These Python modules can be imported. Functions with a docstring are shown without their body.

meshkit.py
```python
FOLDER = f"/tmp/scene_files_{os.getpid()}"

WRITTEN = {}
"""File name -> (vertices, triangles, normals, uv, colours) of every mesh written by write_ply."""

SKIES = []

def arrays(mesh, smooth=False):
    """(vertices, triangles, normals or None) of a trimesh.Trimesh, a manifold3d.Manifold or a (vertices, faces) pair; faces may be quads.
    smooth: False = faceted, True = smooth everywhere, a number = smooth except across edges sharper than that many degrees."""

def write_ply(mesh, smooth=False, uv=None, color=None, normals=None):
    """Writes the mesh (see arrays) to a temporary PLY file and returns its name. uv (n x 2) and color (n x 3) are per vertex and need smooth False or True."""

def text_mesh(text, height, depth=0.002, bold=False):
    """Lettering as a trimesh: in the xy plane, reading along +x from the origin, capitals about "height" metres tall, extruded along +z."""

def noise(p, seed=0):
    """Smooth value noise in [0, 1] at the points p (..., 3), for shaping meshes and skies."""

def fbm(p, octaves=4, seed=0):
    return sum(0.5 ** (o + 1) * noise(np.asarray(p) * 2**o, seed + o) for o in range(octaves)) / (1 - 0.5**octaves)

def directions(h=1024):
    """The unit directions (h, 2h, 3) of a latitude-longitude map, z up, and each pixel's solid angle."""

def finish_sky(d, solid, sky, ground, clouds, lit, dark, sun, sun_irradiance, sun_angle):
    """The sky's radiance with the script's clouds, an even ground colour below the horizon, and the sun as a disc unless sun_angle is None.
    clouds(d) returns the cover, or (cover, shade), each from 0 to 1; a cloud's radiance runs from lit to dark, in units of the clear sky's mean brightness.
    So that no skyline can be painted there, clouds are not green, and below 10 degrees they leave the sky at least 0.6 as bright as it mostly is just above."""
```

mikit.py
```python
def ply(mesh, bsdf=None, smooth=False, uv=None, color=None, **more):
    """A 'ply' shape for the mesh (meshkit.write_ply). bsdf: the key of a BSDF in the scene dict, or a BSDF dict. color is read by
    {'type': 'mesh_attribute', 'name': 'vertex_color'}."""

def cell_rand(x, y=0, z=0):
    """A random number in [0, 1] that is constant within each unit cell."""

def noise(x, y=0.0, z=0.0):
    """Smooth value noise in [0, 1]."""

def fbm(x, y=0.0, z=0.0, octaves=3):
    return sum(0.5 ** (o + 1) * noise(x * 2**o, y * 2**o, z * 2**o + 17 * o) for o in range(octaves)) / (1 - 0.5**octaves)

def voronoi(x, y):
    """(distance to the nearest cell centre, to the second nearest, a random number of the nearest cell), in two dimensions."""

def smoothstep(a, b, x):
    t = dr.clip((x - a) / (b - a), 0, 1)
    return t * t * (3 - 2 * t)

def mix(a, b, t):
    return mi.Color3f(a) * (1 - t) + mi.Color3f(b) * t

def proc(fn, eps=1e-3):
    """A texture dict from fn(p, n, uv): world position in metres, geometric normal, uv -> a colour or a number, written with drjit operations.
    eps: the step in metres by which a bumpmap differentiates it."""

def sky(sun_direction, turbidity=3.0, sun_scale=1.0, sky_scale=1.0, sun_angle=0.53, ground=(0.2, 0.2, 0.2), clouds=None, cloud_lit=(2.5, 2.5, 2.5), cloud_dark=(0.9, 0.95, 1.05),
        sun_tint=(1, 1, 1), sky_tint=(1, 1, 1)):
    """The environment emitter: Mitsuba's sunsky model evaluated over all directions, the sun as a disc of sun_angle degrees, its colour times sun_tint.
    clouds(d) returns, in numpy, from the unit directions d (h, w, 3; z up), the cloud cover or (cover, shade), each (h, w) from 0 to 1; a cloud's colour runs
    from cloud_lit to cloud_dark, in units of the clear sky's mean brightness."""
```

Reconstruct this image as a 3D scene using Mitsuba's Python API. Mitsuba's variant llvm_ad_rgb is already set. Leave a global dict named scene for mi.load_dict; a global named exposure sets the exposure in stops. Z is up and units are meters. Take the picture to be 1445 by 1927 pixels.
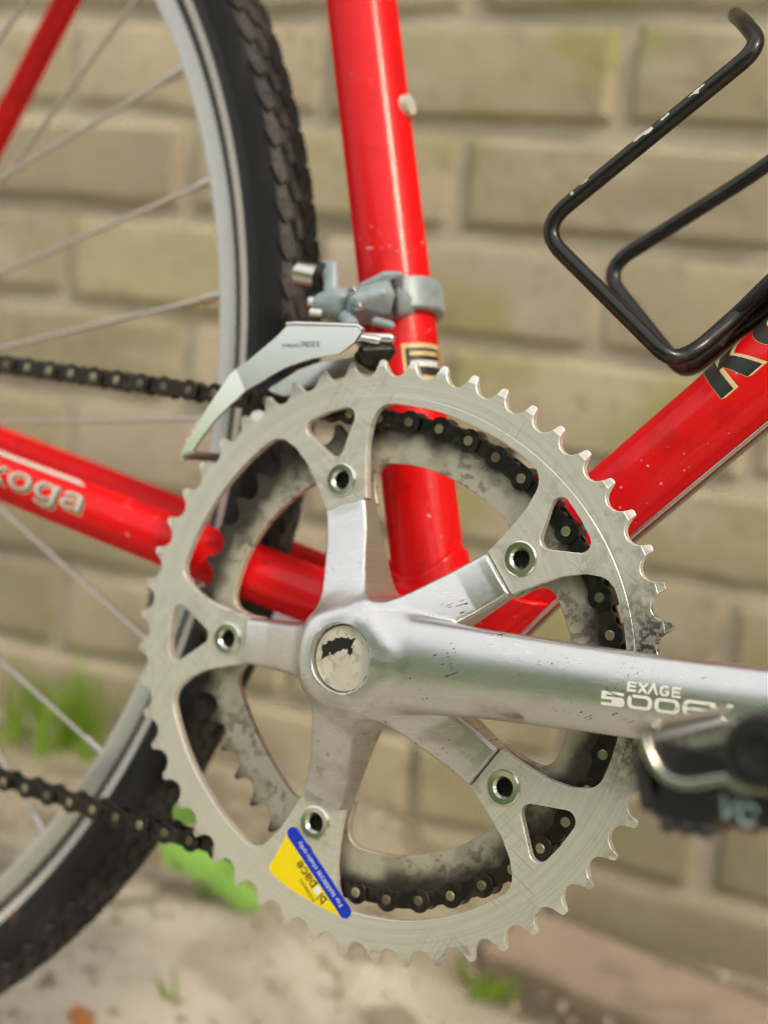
import math, random
import numpy as np
import trimesh, shapely
from shapely.geometry import Polygon, Point, LineString
from shapely.ops import unary_union
import mapbox_earcut as earcut
import manifold3d as m3
import drjit as dr
import mitsuba as mi
import mikit, meshkit
from mikit import noise, fbm, voronoi, smoothstep, mix, cell_rand, proc

random.seed(7)
RNG = np.random.default_rng(11)
T = mi.ScalarTransform4f

# ------------------------------------------------------------------ camera, sky, exposure
# The bicycle is modelled in millimetres in its own frame (x forward, y away from the viewer, z up the frame; the front face of
# the big chainring is y = 0 and the crank axle is the y axis).  It leans 11 degrees towards the wall on its stand: RB takes that frame to the world.
RB = np.array([[0.99299977, 0.11765580, -0.01041921], [-0.11323591, 0.97335433, 0.19939651], [0.03360174, -0.19682086, 0.97986350]])
CAM = np.array([188.14, -428.07, 146.93]) / 1000
FWD, UP = np.array([-0.39651621, 0.89626327, -0.19871345]), np.array([-0.14712721, 0.15161814, 0.97742802])
scene = {"camera": {"type": "thinlens", "fov": 31.07, "fov_axis": "x", "near_clip": 0.02, "far_clip": 60.0,
                    "aperture_radius": 0.0042, "focus_distance": 0.447,
                    "to_world": T().look_at(origin=CAM.tolist(), target=(CAM + FWD).tolist(), up=UP.tolist())}}
scene["sky"] = mikit.sky([0.66, -0.29, 0.69], turbidity=3, sun_scale=0.3, sun_angle=13, clouds=lambda d: 1.0, ground=(0.25, 0.24, 0.2))
exposure = 2.5
labels = {}
GROUND = -0.2938          # the ground below the rear wheel
WALL = 0.507              # the wall's face

# ------------------------------------------------------------------ helpers
def numbered(key):
    if key not in scene and key not in labels:
        return key
    i = 1
    while f"{key}_{i:03d}" in scene or f"{key}_{i:03d}" in labels:
        i += 1
    return f"{key}_{i:03d}"

def vf(mesh):
    if hasattr(mesh, "to_mesh"):
        q = mesh.to_mesh()
        return np.array(q.vert_properties[:, :3], float), np.array(q.tri_verts)
    if isinstance(mesh, tuple):
        return np.asarray(mesh[0], float), np.asarray(mesh[1])
    return np.array(mesh.vertices, float), np.array(mesh.faces)

def cat(*ms):
    vs, fs, n = [], [], 0
    for m in ms:
        v, f = vf(m)
        if f.shape[1] == 4:
            f = np.vstack([f[:, [0, 1, 2]], f[:, [0, 2, 3]]])
        vs.append(v); fs.append(f + n); n += len(v)
    return np.vstack(vs), np.vstack(fs)

def add(key, mesh, bsdf, smooth=False, bike=True, normals=None):
    """one entry of the scene; bike=True: the mesh is in the bicycle's millimetres, else in world metres"""
    key = numbered(key)
    v, f = vf(mesh)
    if bike:
        v = v @ RB.T / 1000
    if normals is not None:
        path = meshkit.write_ply((v, f), False, normals=normals @ RB.T if bike else normals)
        scene[key] = {"type": "ply", "filename": path, "face_normals": False, "bsdf": {"type": "ref", "id": bsdf}}
    else:
        scene[key] = mikit.ply((v, f), bsdf, smooth=smooth)
    return key

def tag(key, label, category=None, group=None, kind=None):
    labels[key] = {k: s for k, s in (("label", label), ("category", category), ("group", group), ("kind", kind)) if s}

def frame_of(path):
    p = np.asarray(path, float)
    t = np.gradient(p, axis=0)
    t /= np.linalg.norm(t, axis=1, keepdims=True)
    ref = np.array([0, 1.0, 0]) if abs(t[0][1]) < .9 else np.array([1.0, 0, 0])
    a = np.zeros_like(p)
    a[0] = ref - t[0] * (ref @ t[0]); a[0] /= np.linalg.norm(a[0])
    for i in range(1, len(p)):
        a[i] = a[i - 1] - t[i] * (a[i - 1] @ t[i]); a[i] /= np.linalg.norm(a[i])
    return p, t, a, np.cross(t, a)

def tube(path, radius, n=24, caps=True):
    p, t, a, b = frame_of(path)
    r = np.broadcast_to(radius, (len(p),))
    th = np.arange(n) * 2 * np.pi / n
    v = p[:, None] + r[:, None, None] * (np.cos(th)[None, :, None] * a[:, None] + np.sin(th)[None, :, None] * b[:, None])
    i, j = np.meshgrid(np.arange(len(p) - 1), np.arange(n), indexing="ij")
    q = np.stack([i * n + j, i * n + (j + 1) % n, (i + 1) * n + (j + 1) % n, (i + 1) * n + j], -1).reshape(-1, 4)
    f = np.vstack([q[:, [0, 1, 2]], q[:, [0, 2, 3]]])
    v = v.reshape(-1, 3)
    if caps:
        m = len(v)
        v = np.vstack([v, p[0], p[-1]])
        j = np.arange(n); k = (len(p) - 1) * n
        f = np.vstack([f, np.stack([(j + 1) % n, j, j * 0 + m], 1), np.stack([k + j, k + (j + 1) % n, j * 0 + m + 1], 1)])
    return v, f

def seg(a, b, n=2):
    return np.linspace(a, b, n)

def bend(points, r=10, n=8):
    """polyline with rounded corners"""
    P = [np.asarray(p, float) for p in points]
    out = [P[0]]
    for a, b, c in zip(P, P[1:], P[2:]):
        u, w = (a - b) / np.linalg.norm(a - b), (c - b) / np.linalg.norm(c - b)
        d = min(r, .48 * np.linalg.norm(a - b), .48 * np.linalg.norm(c - b))
        for s in np.linspace(0, 1, n):
            out.append((1 - s) ** 2 * (b + u * d) + 2 * s * (1 - s) * b + s * s * (b + w * d))
    out.append(P[-1])
    return np.array(out)

def lathe(profile, centre, axis="y", n=96, closed=False):
    """profile: rows (radius, height along the axis)"""
    pr = np.asarray(profile, float); th = np.arange(n) * 2 * np.pi / n
    k = len(pr)
    v = np.stack([np.cos(th)[:, None] * pr[None, :, 0], np.broadcast_to(pr[None, :, 1], (n, k)), np.sin(th)[:, None] * pr[None, :, 0]], -1).reshape(-1, 3)
    m = k if closed else k - 1
    i, j = np.meshgrid(np.arange(n), np.arange(m), indexing="ij")
    q = np.stack([i * k + j, i * k + (j + 1) % k, ((i + 1) % n) * k + (j + 1) % k, ((i + 1) % n) * k + j], -1).reshape(-1, 4)
    return v + np.asarray(centre, float), np.vstack([q[:, [0, 1, 2]], q[:, [0, 2, 3]]])

def loops_of(poly, step=1.0):
    poly = shapely.geometry.polygon.orient(poly, 1.0)
    out = []
    for ring in [poly.exterior, *poly.interiors]:
        c = np.array(shapely.segmentize(ring, step).coords)[:-1]
        keep = np.linalg.norm(c - np.roll(c, 1, 0), axis=1) > 1e-3
        out.append(c[keep])
    return out

def plate(poly, y0, y1, ch=0.3, step=1.0, yfront=None, back_ch=None):
    """a plate cut to a polygon in the x z plane, from y0 (front) to y1, both faces with a chamfer; yfront(r) moves the front face back near the rim"""
    loops = loops_of(poly, step) if not isinstance(poly, list) else poly
    back_ch = ch if back_ch is None else back_ch
    vin, vmid, sizes = [], [], []
    for c in loops:
        d0, d1 = c - np.roll(c, 1, 0), np.roll(c, -1, 0) - c
        d0 /= np.linalg.norm(d0, axis=1, keepdims=True); d1 /= np.linalg.norm(d1, axis=1, keepdims=True)
        nn = np.stack([d0[:, 1] + d1[:, 1], -(d0[:, 0] + d1[:, 0])], 1)
        nn /= np.maximum(np.linalg.norm(nn, axis=1, keepdims=True), 1e-6)
        vmid.append(c); vin.append(c - nn * ch); sizes.append(len(c))
    A, B = np.vstack(vin), np.vstack(vmid)
    N = len(A)
    tri = earcut.triangulate_float64(A, np.cumsum(sizes).astype(np.uint32)).reshape(-1, 3)
    e1, e2 = A[tri[:, 1]] - A[tri[:, 0]], A[tri[:, 2]] - A[tri[:, 0]]
    neg = e1[:, 0] * e2[:, 1] - e1[:, 1] * e2[:, 0] < 0
    tri[neg] = tri[neg][:, ::-1]
    yf = np.full(N, float(y0)); yb = np.full(N, float(y1))
    if yfront is not None:
        dy = yfront(np.hypot(A[:, 0], A[:, 1]), np.arctan2(A[:, 1], A[:, 0]))
        yf += dy; yb -= dy
    P = lambda c, y: np.stack([c[:, 0], y, c[:, 1]], 1)
    mid0, mid1 = yf + ch, yb - back_ch
    v = np.vstack([P(A, yf), P(B, mid0), P(B, mid1), P(A, yb)])
    f = [tri, tri[:, ::-1] + 3 * N]
    at = 0
    for s in sizes:
        i = at + np.arange(s); j = at + (np.arange(s) + 1) % s
        for L in range(3):
            f.append(np.stack([L * N + i, (L + 1) * N + i, (L + 1) * N + j], 1)); f.append(np.stack([L * N + i, (L + 1) * N + j, L * N + j], 1))
        at += s
    f = np.vstack(f)
    return v, f[:, ::-1] if False else f

def fix(mesh):
    """outward winding"""
    v, f = vf(mesh)
    t = trimesh.Trimesh(v, f, process=False)
    return (v, f[:, ::-1]) if t.volume < 0 else (v, f)

def ball_hull(*balls, n=10):
    """convex hull of spheres (x, y, z, r)"""
    pts = []
    s = trimesh.creation.icosphere(2).vertices
    for x, y, z, r in balls:
        pts.append(s * r + [x, y, z])
    h = trimesh.convex.convex_hull(np.vstack(pts))
    return h

def rbox(size, centre=(0, 0, 0), r=1.0, R=None):
    x, y, z = np.asarray(size) / 2 - r
    s = trimesh.creation.icosphere(1).vertices * r
    c = np.array([[a, b, d] for a in (-x, x) for b in (-y, y) for d in (-z, z)])
    h = trimesh.convex.convex_hull((c[:, None] + s[None]).reshape(-1, 3))
    v = np.array(h.vertices)
    if R is not None:
        v = v @ np.asarray(R).T
    return v + np.asarray(centre), np.array(h.faces)

def box(size, centre):
    b = trimesh.creation.box(size)
    return np.array(b.vertices) + np.asarray(centre), np.array(b.faces)

def surface_nets(fn, lo, hi, h, polish=3):
    """the zero surface of fn(points) as (vertices, triangles, normals)"""
    ax = [np.arange(a, b + h, h) for a, b in zip(lo, hi)]
    X = np.stack(np.meshgrid(*ax, indexing="ij"), -1)
    V = np.concatenate([fn(X[i:i + 16].reshape(-1, 3)).reshape(X[i:i + 16].shape[:3]) for i in range(0, len(X), 16)]).astype(float)
    ins = V < 0
    nx, ny, nz = (s - 1 for s in V.shape)
    cs = [(a, b, c) for a in (0, 1) for b in (0, 1) for c in (0, 1)]
    cnt = sum(ins[a:a + nx, b:b + ny, c:c + nz].astype(int) for a, b, c in cs)
    act = (cnt > 0) & (cnt < 8)
    idx = np.full(act.shape, -1); idx[act] = np.arange(act.sum())
    ci = np.argwhere(act)
    acc, num = np.zeros((len(ci), 3)), np.zeros(len(ci))
    for p in cs:
        for k in range(3):
            if p[k]:
                continue
            q = list(p); q[k] = 1
            v0, v1 = (V[ci[:, 0] + c[0], ci[:, 1] + c[1], ci[:, 2] + c[2]] for c in (p, q))
            cr = (v0 < 0) != (v1 < 0)
            t = np.where(cr, v0 / np.where(cr, v0 - v1, 1), 0)
            pt = np.broadcast_to(np.array(p, float), (len(ci), 3)).copy(); pt[:, k] += t
            acc[cr] += pt[cr]; num[cr] += 1
    v = np.asarray(lo) + (ci + acc / num[:, None]) * h
    F = []
    for k in range(3):
        a, b = (k + 1) % 3, (k + 2) % 3
        s0, s1 = [slice(None)] * 3, [slice(None)] * 3
        s0[k], s1[k] = slice(0, -1), slice(1, None)
        cr = ins[tuple(s0)] != ins[tuple(s1)]
        e = np.argwhere(cr); e = e[(e[:, a] > 0) & (e[:, b] > 0) & (e[:, a] < act.shape[a]) & (e[:, b] < act.shape[b])]
        sign = ins[tuple(e.T)]
        def at(da, db):
            g = e.copy(); g[:, a] -= da; g[:, b] -= db
            return idx[tuple(g.T)]
        q = np.stack([at(1, 1), at(0, 1), at(0, 0), at(1, 0)], 1)
        ok = (q >= 0).all(1)
        q, sign = q[ok], sign[ok]
        q = np.where(sign[:, None], q, q[:, ::-1])
        F.append(q)
    F = np.vstack(F)
    eps = 0.05
    def grad(x):
        return np.stack([fn(x + np.eye(3)[k] * eps) - fn(x - np.eye(3)[k] * eps) for k in range(3)], 1) / (2 * eps)
    for _ in range(polish):
        g = grad(v); d = fn(v)
        v -= np.clip(d / np.maximum((g * g).sum(1), .2), -.4 * h, .4 * h)[:, None] * g
    eps = 0.25
    nrm = grad(v); nrm /= np.maximum(np.linalg.norm(nrm, axis=1, keepdims=True), 1e-9)
    return v, np.vstack([F[:, [0, 1, 2]], F[:, [0, 2, 3]]]), nrm

def smin(a, b, k):
    hh = np.clip(.5 + .5 * (b - a) / k, 0, 1)
    return b * (1 - hh) + a * hh - k * hh * (1 - hh)

def smax(a, b, k):
    return -smin(-a, -b, k)

def polar(r, deg):
    a = np.radians(deg)
    return np.array([r * np.cos(a), r * np.sin(a)])

# ------------------------------------------------------------------ materials
def bsdf(name, d, two=True):
    scene[name] = {"type": "twosided", "bsdf": d} if two else d

def rgb(*c):
    return {"type": "rgb", "value": list(c)}

IB = (RB.T * 1000).tolist()
def bike_p(p):
    """world metres -> bicycle millimetres"""
    return tuple(IB[k][0] * p.x + IB[k][1] * p.y + IB[k][2] * p.z for k in range(3))

CA, SA = math.cos(math.radians(4.555)), math.sin(math.radians(4.555))
def crank_uvw(p):
    x, y, z = bike_p(p)
    return x * CA + z * SA, -x * SA + z * CA, y

def crank_marks(p):
    u, w, y = crank_uvw(p)
    grime = smoothstep(.50, .72, fbm(u * .055 + 3, w * .09, y * .06, 4)) * smoothstep(7, -12, w)
    blot = smoothstep(.60, .80, fbm(u * .34 + 9, w * .34, y * .2, 5)) * smoothstep(4, -14, w) * smoothstep(.42, .6, fbm(u * .05, w * .07, 3, 2))
    # fine black nicks: short slanted strokes in sparse cells
    a, b = u * .19 + w * .09, w * .33 - u * .16
    nick = smoothstep(.80, .84, noise(a * 1.9, b * 6.5 + 5, 3)) * smoothstep(.68, .75, noise(u * .09 + 2, w * .15, 8)) * smoothstep(.5, .6, noise(u * .25, w * .25, 31)) * smoothstep(22, 34, u)
    speck = smoothstep(.90, .93, noise(u * 1.8, w * 1.8, 2)) * smoothstep(.60, .68, noise(u * .11 + 40, w * .14, 5))
    return grime, blot, dr.maximum(nick, speck)

def crank_col(p, n, uv):
    grime, blot, nick = crank_marks(p)
    c = mix([.60, .605, .605], [.42, .39, .33], .65 * grime)
    u, w, y = crank_uvw(p)
    rub = smoothstep(.80, .88, noise(u * .22 + w * .5, w * 8 - u * 1.1, 4)) * smoothstep(.45, .62, noise(u * .07, w * .1, 12))
    rub = dr.maximum(rub, smoothstep(.82, .89, noise(u * .3 - w * .8, w * 7 + u * 2.2, 9)) * smoothstep(.5, .65, noise(u * .08 + 5, w * .1, 2)))
    c = mix(c, [.88, .88, .87], .45 * rub)
    c = mix(c, [.20, .18, .14], .65 * blot)
    return mix(c, [.03, .03, .03], .9 * nick)

def crank_rough(p, n, uv):
    u, w, y = crank_uvw(p)
    grime, blot, nick = crank_marks(p)
    scr = noise(u * .35 + w * 1.2, w * 9 - u * 2.0, 2)
    return dr.clip(.265 + .09 * fbm(u * .3, w * .5, y * .3, 3) + .06 * scr + .14 * grime + .25 * blot + .3 * nick, .05, 1)

def crank_bump(p, n, uv):
    u, w, y = crank_uvw(p)
    return 1e-6 * (22 * fbm(u * .9, w * 1.2, y * .9, 3) + 9 * noise(u * .7 + w * 3, w * 7 - u * 2, y))

bsdf("m_crank", {"type": "bumpmap", "arbitrary": proc(crank_bump, 2e-4), "scale": 1.0,
                 "nested": {"type": "principled", "base_color": proc(crank_col), "metallic": .96, "roughness": proc(crank_rough), "specular": .5}})

def ring_marks(p):
    x, y, z = bike_p(p)
    r = dr.sqrt(x * x + z * z)
    ang = dr.atan2(z, x) * 57.29578
    # chain grease thrown on the rim where the crank stands in front, and worn, dusty film elsewhere
    g = smoothstep(30, 12, ang) * smoothstep(-20, -6, ang) * smoothstep(90, 103, r + 9 * fbm(x * .16, z * .16, 2, 3))
    g = g * (.50 + .50 * smoothstep(.30, .62, fbm(x * .9, z * .9, 4, 4))) * smoothstep(.12, .52, fbm(x * .25, z * .25, 8, 4))
    g2 = .95 * smoothstep(.48, .66, fbm(x * .3 + 7, z * .3, 1, 4)) * smoothstep(101, 107, r + 6 * (fbm(x * .06, z * .06, 9, 3) - .5)) + .6 * smoothstep(.62, .74, fbm(x * .2 + 2, z * .2, 7, 4)) * smoothstep(80, 60, r)
    g3 = .6 * smoothstep(.60, .74, fbm(x * .28 + 17, z * .28, 6, 4)) * smoothstep(40, -10, dr.abs(ang - 20) - 20)
    # hair scratches
    s1 = smoothstep(.80, .86, noise((x * .5 + z * .86) * 4.2, (x * .86 - z * .5) * .07, 1))
    s2 = smoothstep(.80, .86, noise((x * .9 - z * .43) * 3.6, (x * .43 + z * .9) * .06, 5))
    s = dr.maximum(s1, s2) * smoothstep(.45, .65, noise(x * .05, z * .05, 3))
    return dr.clip(g, 0, 1), dr.clip(g2 + g3, 0, 1), s, r, x, z

def ring_col(p, n, uv):
    g, g2, s, r, x, z = ring_marks(p)
    ang_ = dr.atan2(z, x)
    st = .7 * noise(r * 2.4, ang_ * 1.5, 3) + .3 * fbm(x * .25, z * .25, 6, 3)
    c = mix([.76, .745, .69], [.69, .67, .61], smoothstep(.35, .7, st))
    c = mix(c, [.26, .23, .17], .55 * g2)
    c = mix(c, [.22, .21, .18], .45 * s)
    return mix(c, [.035, .03, .025], .93 * g)

def ring_rough(p, n, uv):
    g, g2, s, r, x, z = ring_marks(p)
    brushed = noise(r * 3.1, dr.atan2(z, x) * 2, 2)
    return dr.clip(.37 + .09 * brushed + .12 * g2 - .1 * g + .1 * s, .1, 1)

def ring_bump(p, n, uv):
    x, y, z = bike_p(p)
    return 1e-6 * (7 * noise(dr.sqrt(x * x + z * z) * 2.6, dr.atan2(z, x) * 3, 2) + 12 * fbm(x * .8, z * .8, y, 3))

bsdf("m_ring", {"type": "bumpmap", "arbitrary": proc(ring_bump, 2e-4), "scale": 1.0,
                "nested": {"type": "principled", "base_color": proc(ring_col), "metallic": .62, "roughness": proc(ring_rough), "specular": .5}})

def inner_col(p, n, uv):
    x, y, z = bike_p(p)
    r = dr.sqrt(x * x + z * z)
    g = smoothstep(72.5, 81.5, r + 8 * (fbm(x * .13, z * .13, 2, 4) - .5))
    d = smoothstep(.46, .74, fbm(x * .12, z * .12, 3, 5))
    k = smoothstep(.50, .68, fbm(x * .55 + 4, z * .55, 6, 3)) * smoothstep(.42, .58, fbm(x * .08, z * .08, 2, 2))
    c = mix([.52, .49, .41], [.36, .325, .25], .75 * d)
    c = mix(c, [.12, .10, .07], .6 * k)
    return mix(c, [.03, .026, .022], .92 * g)
bsdf("m_inner_ring", {"type": "principled", "base_color": proc(inner_col), "metallic": .55, "roughness": .52, "specular": .4})

bsdf("m_bolt", {"type": "principled", "base_color": rgb(.72, .71, .66), "metallic": 1.0, "roughness": .22})
bsdf("m_black_hole", {"type": "principled", "base_color": rgb(.008, .007, .006), "roughness": .6, "specular": .1})

def cap_col(p, n, uv):
    u, w, y = crank_uvw(p)
    # chrome skin flaked off a black plastic plug near its upper edge, brown stains elsewhere
    e = (fbm(u * .7, w * .7, 2, 4) - .5) * 3.6
    flake = smoothstep(2.7, 2.4, dr.abs(w - 4.9 + .045 * dr.square(u - .5)) + e) * smoothstep(4.2, 3.4, u + e) * smoothstep(-9.2, -8.4, u + .5 * e)
    st = smoothstep(1.9, .9, dr.sqrt(dr.square(u - 4.4) + dr.square(w - 1.8)) + 1.2 * fbm(u * .9, w * .9, 5, 3))
    st = dr.maximum(.55 * st, .5 * smoothstep(.58, .75, fbm(u * .35 + 4, w * .35, 8, 4)))
    c = mix([.66, .66, .57], [.60, .55, .46], fbm(u * .2, w * .2, 1, 3))
    c = mix(c, [.22, .17, .11], .8 * st)
    return mix(c, [.012, .012, .012], flake)
bsdf("m_cap", {"type": "principled", "base_color": proc(cap_col), "metallic": .25, "roughness": .42, "specular": .6})

def red_col(p, n, uv):
    x, y, z = bike_p(p)
    chip = smoothstep(.835, .87, noise(x * .32, z * .32, y * .32 + 4)) * smoothstep(.55, .7, noise(x * .02 + 3, z * .02, 1))
    dirt = smoothstep(.60, .78, fbm(x * .09 + 6, z * .09, y * .09, 4))
    c = mix([.72, .0025, .006], [.42, .004, .005], .45 * dirt)
    spot = smoothstep(.90, .93, noise(x * .7 + 9, z * .7, y * .7)) * smoothstep(.55, .66, noise(x * .05 + 11, z * .05, 6))
    c = mix(c, [.75, .45, .45], .8 * spot)
    return mix(c, [.10, .012, .014], .8 * chip)
bsdf("m_red", {"type": "principled", "base_color": proc(red_col), "roughness": .5, "specular": .06, "clearcoat": 1.0, "clearcoat_gloss": .965})

def grease_col(p, n, uv):
    x, y, z = bike_p(p)
    d = smoothstep(.45, .75, fbm(x * .35, z * .35, y * .35, 3))
    return mix([.005, .0048, .0045], [.030, .025, .018], d)
def grease_rough(p, n, uv):
    x, y, z = bike_p(p)
    return .22 + .35 * fbm(x * .5, z * .5, y * .5 + 3, 3)
bsdf("m_chain", {"type": "principled", "base_color": proc(grease_col), "metallic": 0.0, "roughness": proc(grease_rough), "specular": .35})
bsdf("m_pin", {"type": "principled", "base_color": rgb(.33, .31, .20), "metallic": .8, "roughness": .36})
bsdf("m_pin_dark", {"type": "principled", "base_color": rgb(.15, .13, .08), "metallic": .6, "roughness": .45})
bsdf("m_chain_brown", {"type": "principled", "base_color": rgb(.022, .015, .010), "metallic": .2, "roughness": .42, "specular": .4})

def rubber_col(p, n, uv):
    x, y, z = bike_p(p)
    dx, dz = x + 420, z - 70
    r = dr.sqrt(dx * dx + dz * dz)
    a = dr.atan2(dz, dx)
    d = smoothstep(.45, .7, fbm(x * .06, z * .06, y * .1, 4)) * smoothstep(328, 344, r)
    c = mix([.010, .011, .013], [.07, .062, .056], .55 * d)
    rust = smoothstep(.66, .74, fbm(x * .05 + 30, z * .05, 2, 4)) * smoothstep(-.3, -.75, a)
    return mix(c, [.13, .045, .02], .5 * rust)
def rubber_bump(p, n, uv):
    x, y, z = bike_p(p)
    dx, dz = x + 420, z - 70
    r = dr.sqrt(dx * dx + dz * dz)
    a = dr.atan2(dz, dx) * 330
    m = smoothstep(328.0, 329.5, r) * smoothstep(339.0, 337.5, r)
    return 7e-4 * m * (.5 + .5 * dr.sin(a * 3.3 + r * 1.1)) + 2e-4 * fbm(x * .5, z * .5, y * .5, 3)
bsdf("m_rubber", {"type": "bumpmap", "arbitrary": proc(rubber_bump, 2e-4), "scale": 1.0,
                  "nested": {"type": "principled", "base_color": proc(rubber_col), "roughness": .5, "specular": .35}})
bsdf("m_stripe", {"type": "principled", "base_color": rgb(.50, .49, .46), "roughness": .45, "specular": .5})
bsdf("m_rim", {"type": "principled", "base_color": rgb(.50, .50, .47), "metallic": .75, "roughness": .36})
bsdf("m_steel", {"type": "principled", "base_color": rgb(.62, .60, .57), "metallic": .95, "roughness": .3})
bsdf("m_chrome", {"type": "principled", "base_color": rgb(.74, .76, .73), "metallic": 1.0, "roughness": .19})
bsdf("m_rusty_steel", {"type": "principled", "base_color": rgb(.30, .27, .23), "metallic": .7, "roughness": .45})

def fdg_col(p, n, uv):
    x, y, z = bike_p(p)
    return mix([.29, .355, .385], [.22, .265, .285], smoothstep(.4, .75, fbm(x * .15, z * .15, y * .15, 3)))
bsdf("m_grey_paint", {"type": "principled", "base_color": proc(fdg_col), "metallic": .15, "roughness": .42, "specular": .4, "clearcoat": .15, "clearcoat_gloss": .8})

def cage_col(p, n, uv):
    x, y, z = bike_p(p)
    d = smoothstep(.55, .75, fbm(x * .2, z * .2, y * .2, 4))
    return mix([.0045, .0045, .005], [.03, .025, .02], .6 * d)
bsdf("m_cage", {"type": "principled", "base_color": proc(cage_col), "roughness": .3, "specular": .35, "clearcoat": .6, "clearcoat_gloss": .9})
bsdf("m_bare_chip", {"type": "principled", "base_color": rgb(.62, .60, .54), "metallic": .35, "roughness": .45})

bsdf("m_yellow", {"type": "principled", "base_color": rgb(.90, .70, .002), "roughness": .42, "specular": .4})
bsdf("m_blue", {"type": "principled", "base_color": rgb(.004, .035, .56), "roughness": .4, "specular": .4})
bsdf("m_white", {"type": "principled", "base_color": rgb(.80, .81, .78), "roughness": .5, "specular": .3})
bsdf("m_ink", {"type": "principled", "base_color": rgb(.020, .022, .018), "roughness": .45, "specular": .4})
bsdf("m_gold", {"type": "principled", "base_color": rgb(.70, .55, .27), "roughness": .45, "specular": .4})
bsdf("m_silver_print", {"type": "principled", "base_color": rgb(.52, .50, .46), "roughness": .5, "specular": .4})
bsdf("m_black_plastic", {"type": "principled", "base_color": rgb(.016, .016, .019), "roughness": .36, "specular": .5})
bsdf("m_rust", {"type": "principled", "base_color": rgb(.24, .11, .075), "roughness": .6})
bsdf("m_teal", {"type": "principled", "base_color": rgb(.32, .48, .48), "roughness": .5})

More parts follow.
